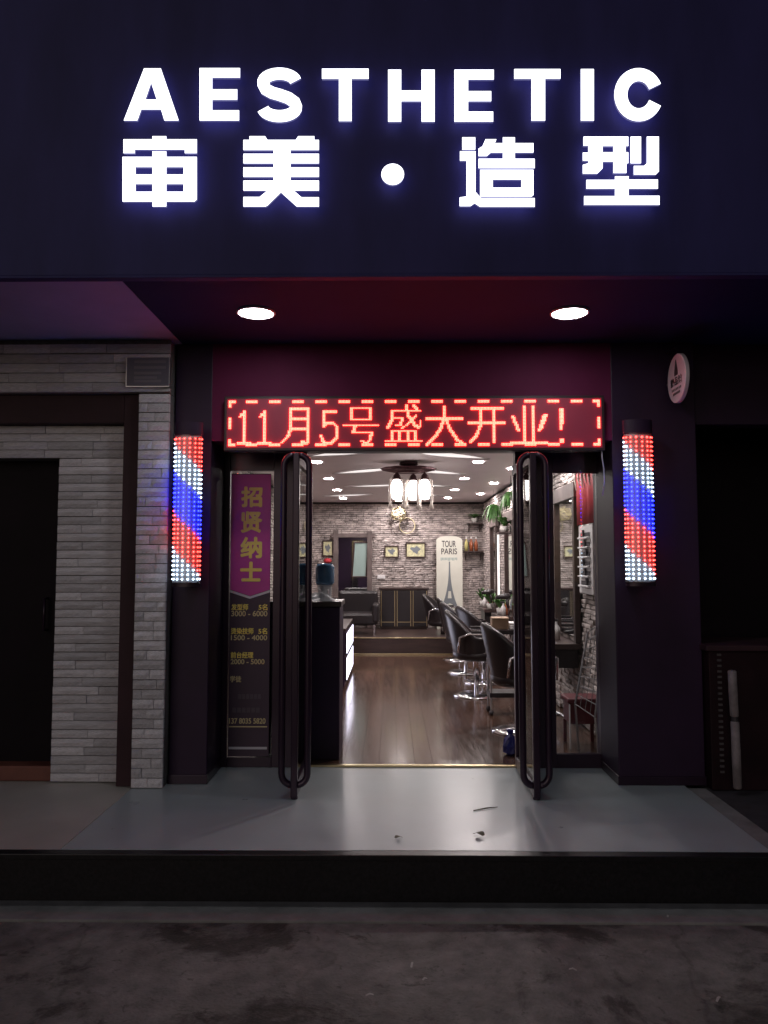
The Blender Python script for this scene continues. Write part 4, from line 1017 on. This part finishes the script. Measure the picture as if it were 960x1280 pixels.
# ------------------------------------------------------------------ styling chairs
def styling_chair(x, y, ang, label):
    t = thing('styling_chair', label, 'chair', (x, y, ZI), 'black styling chairs facing the mirrors')
    c_, s_ = math.cos(R(ang)), math.sin(R(ang))
    def T(mb):                       # local: +x is where the sitter looks
        mb.v = [(x + a * c_ - b * s_, y + a * s_ + b * c_, ZI + z) for a, b, z in mb.v]; return mb
    # bucket shell: profile of the back sweeping into the seat, wrapped round the sitter
    mb = MB(); na, nz = 17, 9
    rows = []
    for j in range(nz):
        f = j / (nz - 1); z = .44 + .50 * f
        for inner in (0,):
            r = []
            for i in range(na):
                a = R(62 + 236 * i / (na - 1)); side = abs(math.cos((a - math.pi) / 2 * 1.0))
                top = .44 + .50 * f * (0.42 + 0.58 * max(0, math.cos(a - math.pi)) ** .8 if math.cos(a - math.pi) > 0 else .42)
                rx = .25 + .07 * f; ry = .26 + .05 * f
                r.append((rx * math.cos(a) - .04 * f, ry * math.sin(a), top))
            rows.append(r)
    for r in rows: mb.v += r
    for j in range(nz - 1):
        for i in range(na - 1): mb.f.append((j*na+i, j*na+i+1, (j+1)*na+i+1, (j+1)*na+i))
    sh = T(mb).build('bucket_back', M['leather'], t, smooth=True); so = sh.modifiers.new('thick', 'SOLIDIFY'); so.thickness = .05
    ss = sh.modifiers.new('round', 'SUBSURF'); ss.levels = 1; ss.render_levels = 1
    mb = MB(); k = 24                # seat cushion
    for r, z in ((.0001, .40), (.22, .40), (.265, .43), (.27, .48), (.24, .52), (.0001, .535)):
        for i in range(k):
            a = 2 * math.pi * i / k; mb.v.append((r * math.cos(a) * 1.05 + .02, r * math.sin(a), z))
    for j in range(5): mb.f += [(j*k+i, j*k+(i+1) % k, (j+1)*k+(i+1) % k, (j+1)*k+i) for i in range(k)]
    T(mb).build('seat', M['leather'], t, smooth=True)
    for s in (-1, 1):
        T(MB().tube([(-.20, s * .29, .50), (-.18, s * .30, .66), (-.08, s * .31, .70), (.16, s * .31, .70), (.22, s * .31, .66), (.22, s * .29, .48)], .014, 8)).build('armrest', M['chrome'], t, smooth=True)
        T(MB().box(-.06, .15, s * .31 - .022, s * .31 + .022, .712, .735)).build('arm_pad', M['leather'], t)
    T(MB().lathe([(.028, .03), (.028, .22), (.040, .22), (.040, .40)], (0, 0, 0), 16)).build('column', M['chrome'], t, smooth=True)
    T(MB().lathe([(.255, .001), (.26, .010), (.20, .028), (.05, .040), (.0001, .041)], (0, 0, 0), 32)).build('round_base', M['chrome'], t, smooth=True)
    T(MB().tube([(.03, 0, .18), (.22, 0, .14), (.36, 0, .13)], .012, 8)).build('footrest_stem', M['chrome'], t, smooth=True)
    T(MB().tube([(.36, -.15, .13), (.36, .15, .13)], .014, 8)).build('footrest', M['chrome'], t)
    return t
styling_chair(1.12, 6.80, 8, 'black bucket styling chair closest to the doorway, facing the mirrors')
styling_chair(.93, 8.6, -5, 'black bucket styling chair second along from the doorway')
styling_chair(.98, 10.4, 10, 'black bucket styling chair third along, before the plant mirror')
styling_chair(1.02, 11.75, 0, 'black bucket styling chair next to the raised floor step')
styling_chair(1.12, 9.55, 14, 'black bucket styling chair standing between the second and third ones')
styling_chair(.86, 13.2, -12, 'black bucket styling chair up on the raised floor')
# tool trolley with folded towel and box by the first chair
tx, ty = 1.10, 7.62
t = thing('tool_trolley', 'black tool trolley with trays between the first two styling chairs', 'trolley', (tx, ty, ZI))
for dx in (-.15, .15):
    for dy in (-.12, .12):
        MB().tube([(tx + dx, ty + dy, ZI + .05), (tx + dx, ty + dy, .86)], .010, 8).build('post', M['steel'], t)
        MB().lathe([(.0001, ZI + .001), (.018, ZI + .004), (.022, ZI + .022), (.018, ZI + .042), (.0001, ZI + .048)], (tx + dx, ty + dy, 0), 10).build('caster', M['inkdark'], t, smooth=True)
for z in (.18, .48, .78): box('tray', M['leather'], tx - .165, tx + .165, ty - .135, ty + .135, z, z + .045, t, .006)
t = thing('cardboard_box', 'small tan box on the top tray of the tool trolley', 'box', (tx - .06, ty, .826))
box('body', M['tan'], tx - .13, tx + .03, ty - .08, ty + .07, .8255, .94, t, .003)
box('flap', M['tan'], tx - .128, tx + .028, ty - .12, ty - .081, .932, .938, t)
t = thing('folded_towel', 'white folded towel beside the tan box on the trolley', 'towel', (tx + .1, ty, .826))
for k in range(3): box('fold', M['white'], tx + .04, tx + .145, ty - .1, ty + .1, .8255 + k * .022, .8255 + k * .022 + .0215, t, .008)
# blue plastic bag on the floor
c = (0.90, 5.98, ZI)
t = thing('plastic_bag', 'small crumpled blue plastic bag on the floor by the open door', 'bag', c)
mb = MB(); k = 14
for j, (r, z) in enumerate(((.03, .002), (.055, .02), (.06, .07), (.045, .12), (.018, .155), (.03, .185), (.001, .19))):
    for i in range(k):
        a = 2 * math.pi * i / k; q = 1 + .25 * noise.noise((math.cos(a) * 3, math.sin(a) * 3, z * 22)); mb.v.append((c[0] + r * q * math.cos(a), c[1] + r * q * math.sin(a), ZI + z))
for j in range(6): mb.f += [(j*k+i, j*k+(i+1) % k, (j+1)*k+(i+1) % k, (j+1)*k+i) for i in range(k)]
mb.build('bag_body', M['bluetape'], t)

# ------------------------------------------------------------------ reception counter
xc1 = ux(425, 5.80); xc0 = xc1 - .62
ctz = vz(752, 5.80)
t = thing('reception_counter', 'narrow dark reception stand just inside the doorway with wrapping on top', 'counter', (xc1 - .3, 6.0, ZI))
box('body', M['panel'], xc0, xc1, 5.80, 6.22, ZI + .001, ctz - .04, t, .006)
box('top', M['wood'], xc0 - .02, xc1 + .012, 5.785, 6.24, ctz - .039, ctz, t, .006)
XQ = -.56; qy0, qy1 = 9.15, 10.75; qz = .70
t = thing('display_counter', 'low dark display counter with glowing white panels along its aisle side', 'counter', (XQ - .35, 9.9, ZI))
box('body', M['panel'], XQ - .75, XQ, qy0, qy1, ZI + .001, qz - .03, t, .006)
box('top', M['wood'], XQ - .77, XQ + .015, qy0 - .015, qy1 + .015, qz - .029, qz, t, .004)
for za, zb in ((.40, .63), (.09, .34)):
    fr_ = box('light_box', M['frame'], XQ + .0005, XQ + .02, qy0 + .05, qy1 - .05, za - .015, zb + .015, t, .003)
    for k in range(3):
        w_ = (qy1 - qy0 - .14) / 3; box('lit_panel', M['lightpanel'], XQ + .0205, XQ + .025, qy0 + .07 + k * w_, qy0 + .07 + (k + 1) * w_ - .02, za, zb, fr_)
a = at(406, 735, 6.04)
t = thing('water_tank', 'blue tinted plastic tank standing on the reception counter', 'tank', (a.x, 6.04, ctz))
tz = vz(704, 6.04)
MB().lathe([(.0001, ctz + .12), (.065, ctz + .12), (.075, ctz + .14), (.075, tz - .03), (.06, tz - .005), (.0001, tz)], (a.x, 6.04, 0), 20).build('tank_body', M['blueglass'], t, smooth=True)
MB().lathe([(.05, ctz + .001), (.055, ctz + .11), (.06, ctz + .119), (.0001, ctz + .119)], (a.x, 6.04, 0), 18).build('stand', M['bag'], t, smooth=True)
for k in range(2): MB().tube([(a.x - .03 + k * .06, 6.04 - .054, ctz + .08), (a.x - .03 + k * .06, 6.04 - .085, ctz + .075), (a.x - .03 + k * .06, 6.04 - .085, ctz + .05)], .008, 8).build('tap', M['white'], t)
t = thing('clear_wrapping', 'crumpled clear plastic wrapping lying on the counter top', 'wrapping', (xc1 - .16, 5.9, ctz))
mb = MB(); k = 13
for j in range(k):
    for i in range(k):
        x = xc1 - .28 + .24 * i / (k - 1); y = 5.83 + .15 * j / (k - 1); e = min(i, j, k - 1 - i, k - 1 - j) / 6
        mb.v.append((x, y, ctz + .002 + e * .07 * (1 + .9 * noise.noise((x * 22, y * 22, 1)))))
mb.f = [(j*k+i, j*k+i+1, (j+1)*k+i+1, (j+1)*k+i) for j in range(k - 1) for i in range(k - 1)]
mb.build('film', M['bag'], t)

# ------------------------------------------------------------------ small litter outside
def scrap_leaf(u, v, z, lab, s=.05, ang=20):
    p = atz(u, v, z); t = thing('dry_leaf', lab, 'leaf', p)
    pts = [(s * (i / 8 - .5), s * .32 * math.sin(math.pi * i / 8)) for i in range(9)] + [(s * (i / 8 - .5), -s * .32 * math.sin(math.pi * i / 8)) for i in range(7, 0, -1)]
    c_, s_ = math.cos(R(ang)), math.sin(R(ang)); k = len(pts)
    mb = MB(); mb.v = [(p.x + a * c_ - b * s_, p.y + a * s_ + b * c_, z + .003 + abs(b) * .9 + .01 * (a / s) ** 2 * 2) for a, b in pts]; mb.f = [(i, (i + 1), k - i - 1 if k - i - 1 != i + 1 else i, (k - i) % k) for i in range(0, 7)]
    mb.f = [f for f in mb.f if len(set(f)) == 4]
    o = mb.build('blade', M['drywood'], t); sd = o.modifiers.new('thick', 'SOLIDIFY'); sd.thickness = .0015
    MB().tube([(p.x + s * .5 * c_, p.y + s * .5 * s_, z + .008), (p.x + s * .75 * c_, p.y + s * .75 * s_, z + .003)], .0012, 5).build('stalk', M['drywood'], t)
scrap_leaf(600, 1046, 0, 'curled dry leaf lying near the platform edge below the open door', .07, 130)
scrap_leaf(497, 1049, 0, 'small dry leaf at the platform edge in line with the doorway', .045, 40)
a, b = atz(592, 1014, 0), atz(622, 1009.5, 0)
t = thing('twig', 'thin dark twig lying on the grey platform', 'twig', a)
a.z = b.z = .004
MB().tube([a, a.lerp(b, .5) + Vector((0, .004, .002)), b], [.003, .004, .002], 6).build('stick', M['drywood'], t)
for k, (u, v, ang) in enumerate(((835, 1147, 60), (716, 1214, -20), (898, 1251, 50), (531, 1226, 30), (462, 1246, 10), (515, 1208, 80))):
    p = atz(u, v, ZR - .003); L = .011 + .005 * (k % 3)
    t = thing('paper_scrap', 'tiny pale scrap of litter on the dark road surface', 'litter', p, 'pale scraps on the road')
    c_, s_ = math.cos(R(ang)), math.sin(R(ang)); z = ZR + .003
    mb = MB(); mb.v = [(p.x + a * c_ - b * s_, p.y + a * s_ + b * c_, z + zz) for a, b, zz in ((-L, -.004, 0), (0, -.005, .006), (L, -.003, .001), (L, .004, .002), (0, .005, .007), (-L, .004, .001))]
    mb.f = [(0, 1, 4, 5), (1, 2, 3, 4)]
    o = mb.build('scrap_sheet', M['scrap'], t); sd = o.modifiers.new('thick', 'SOLIDIFY'); sd.thickness = .001
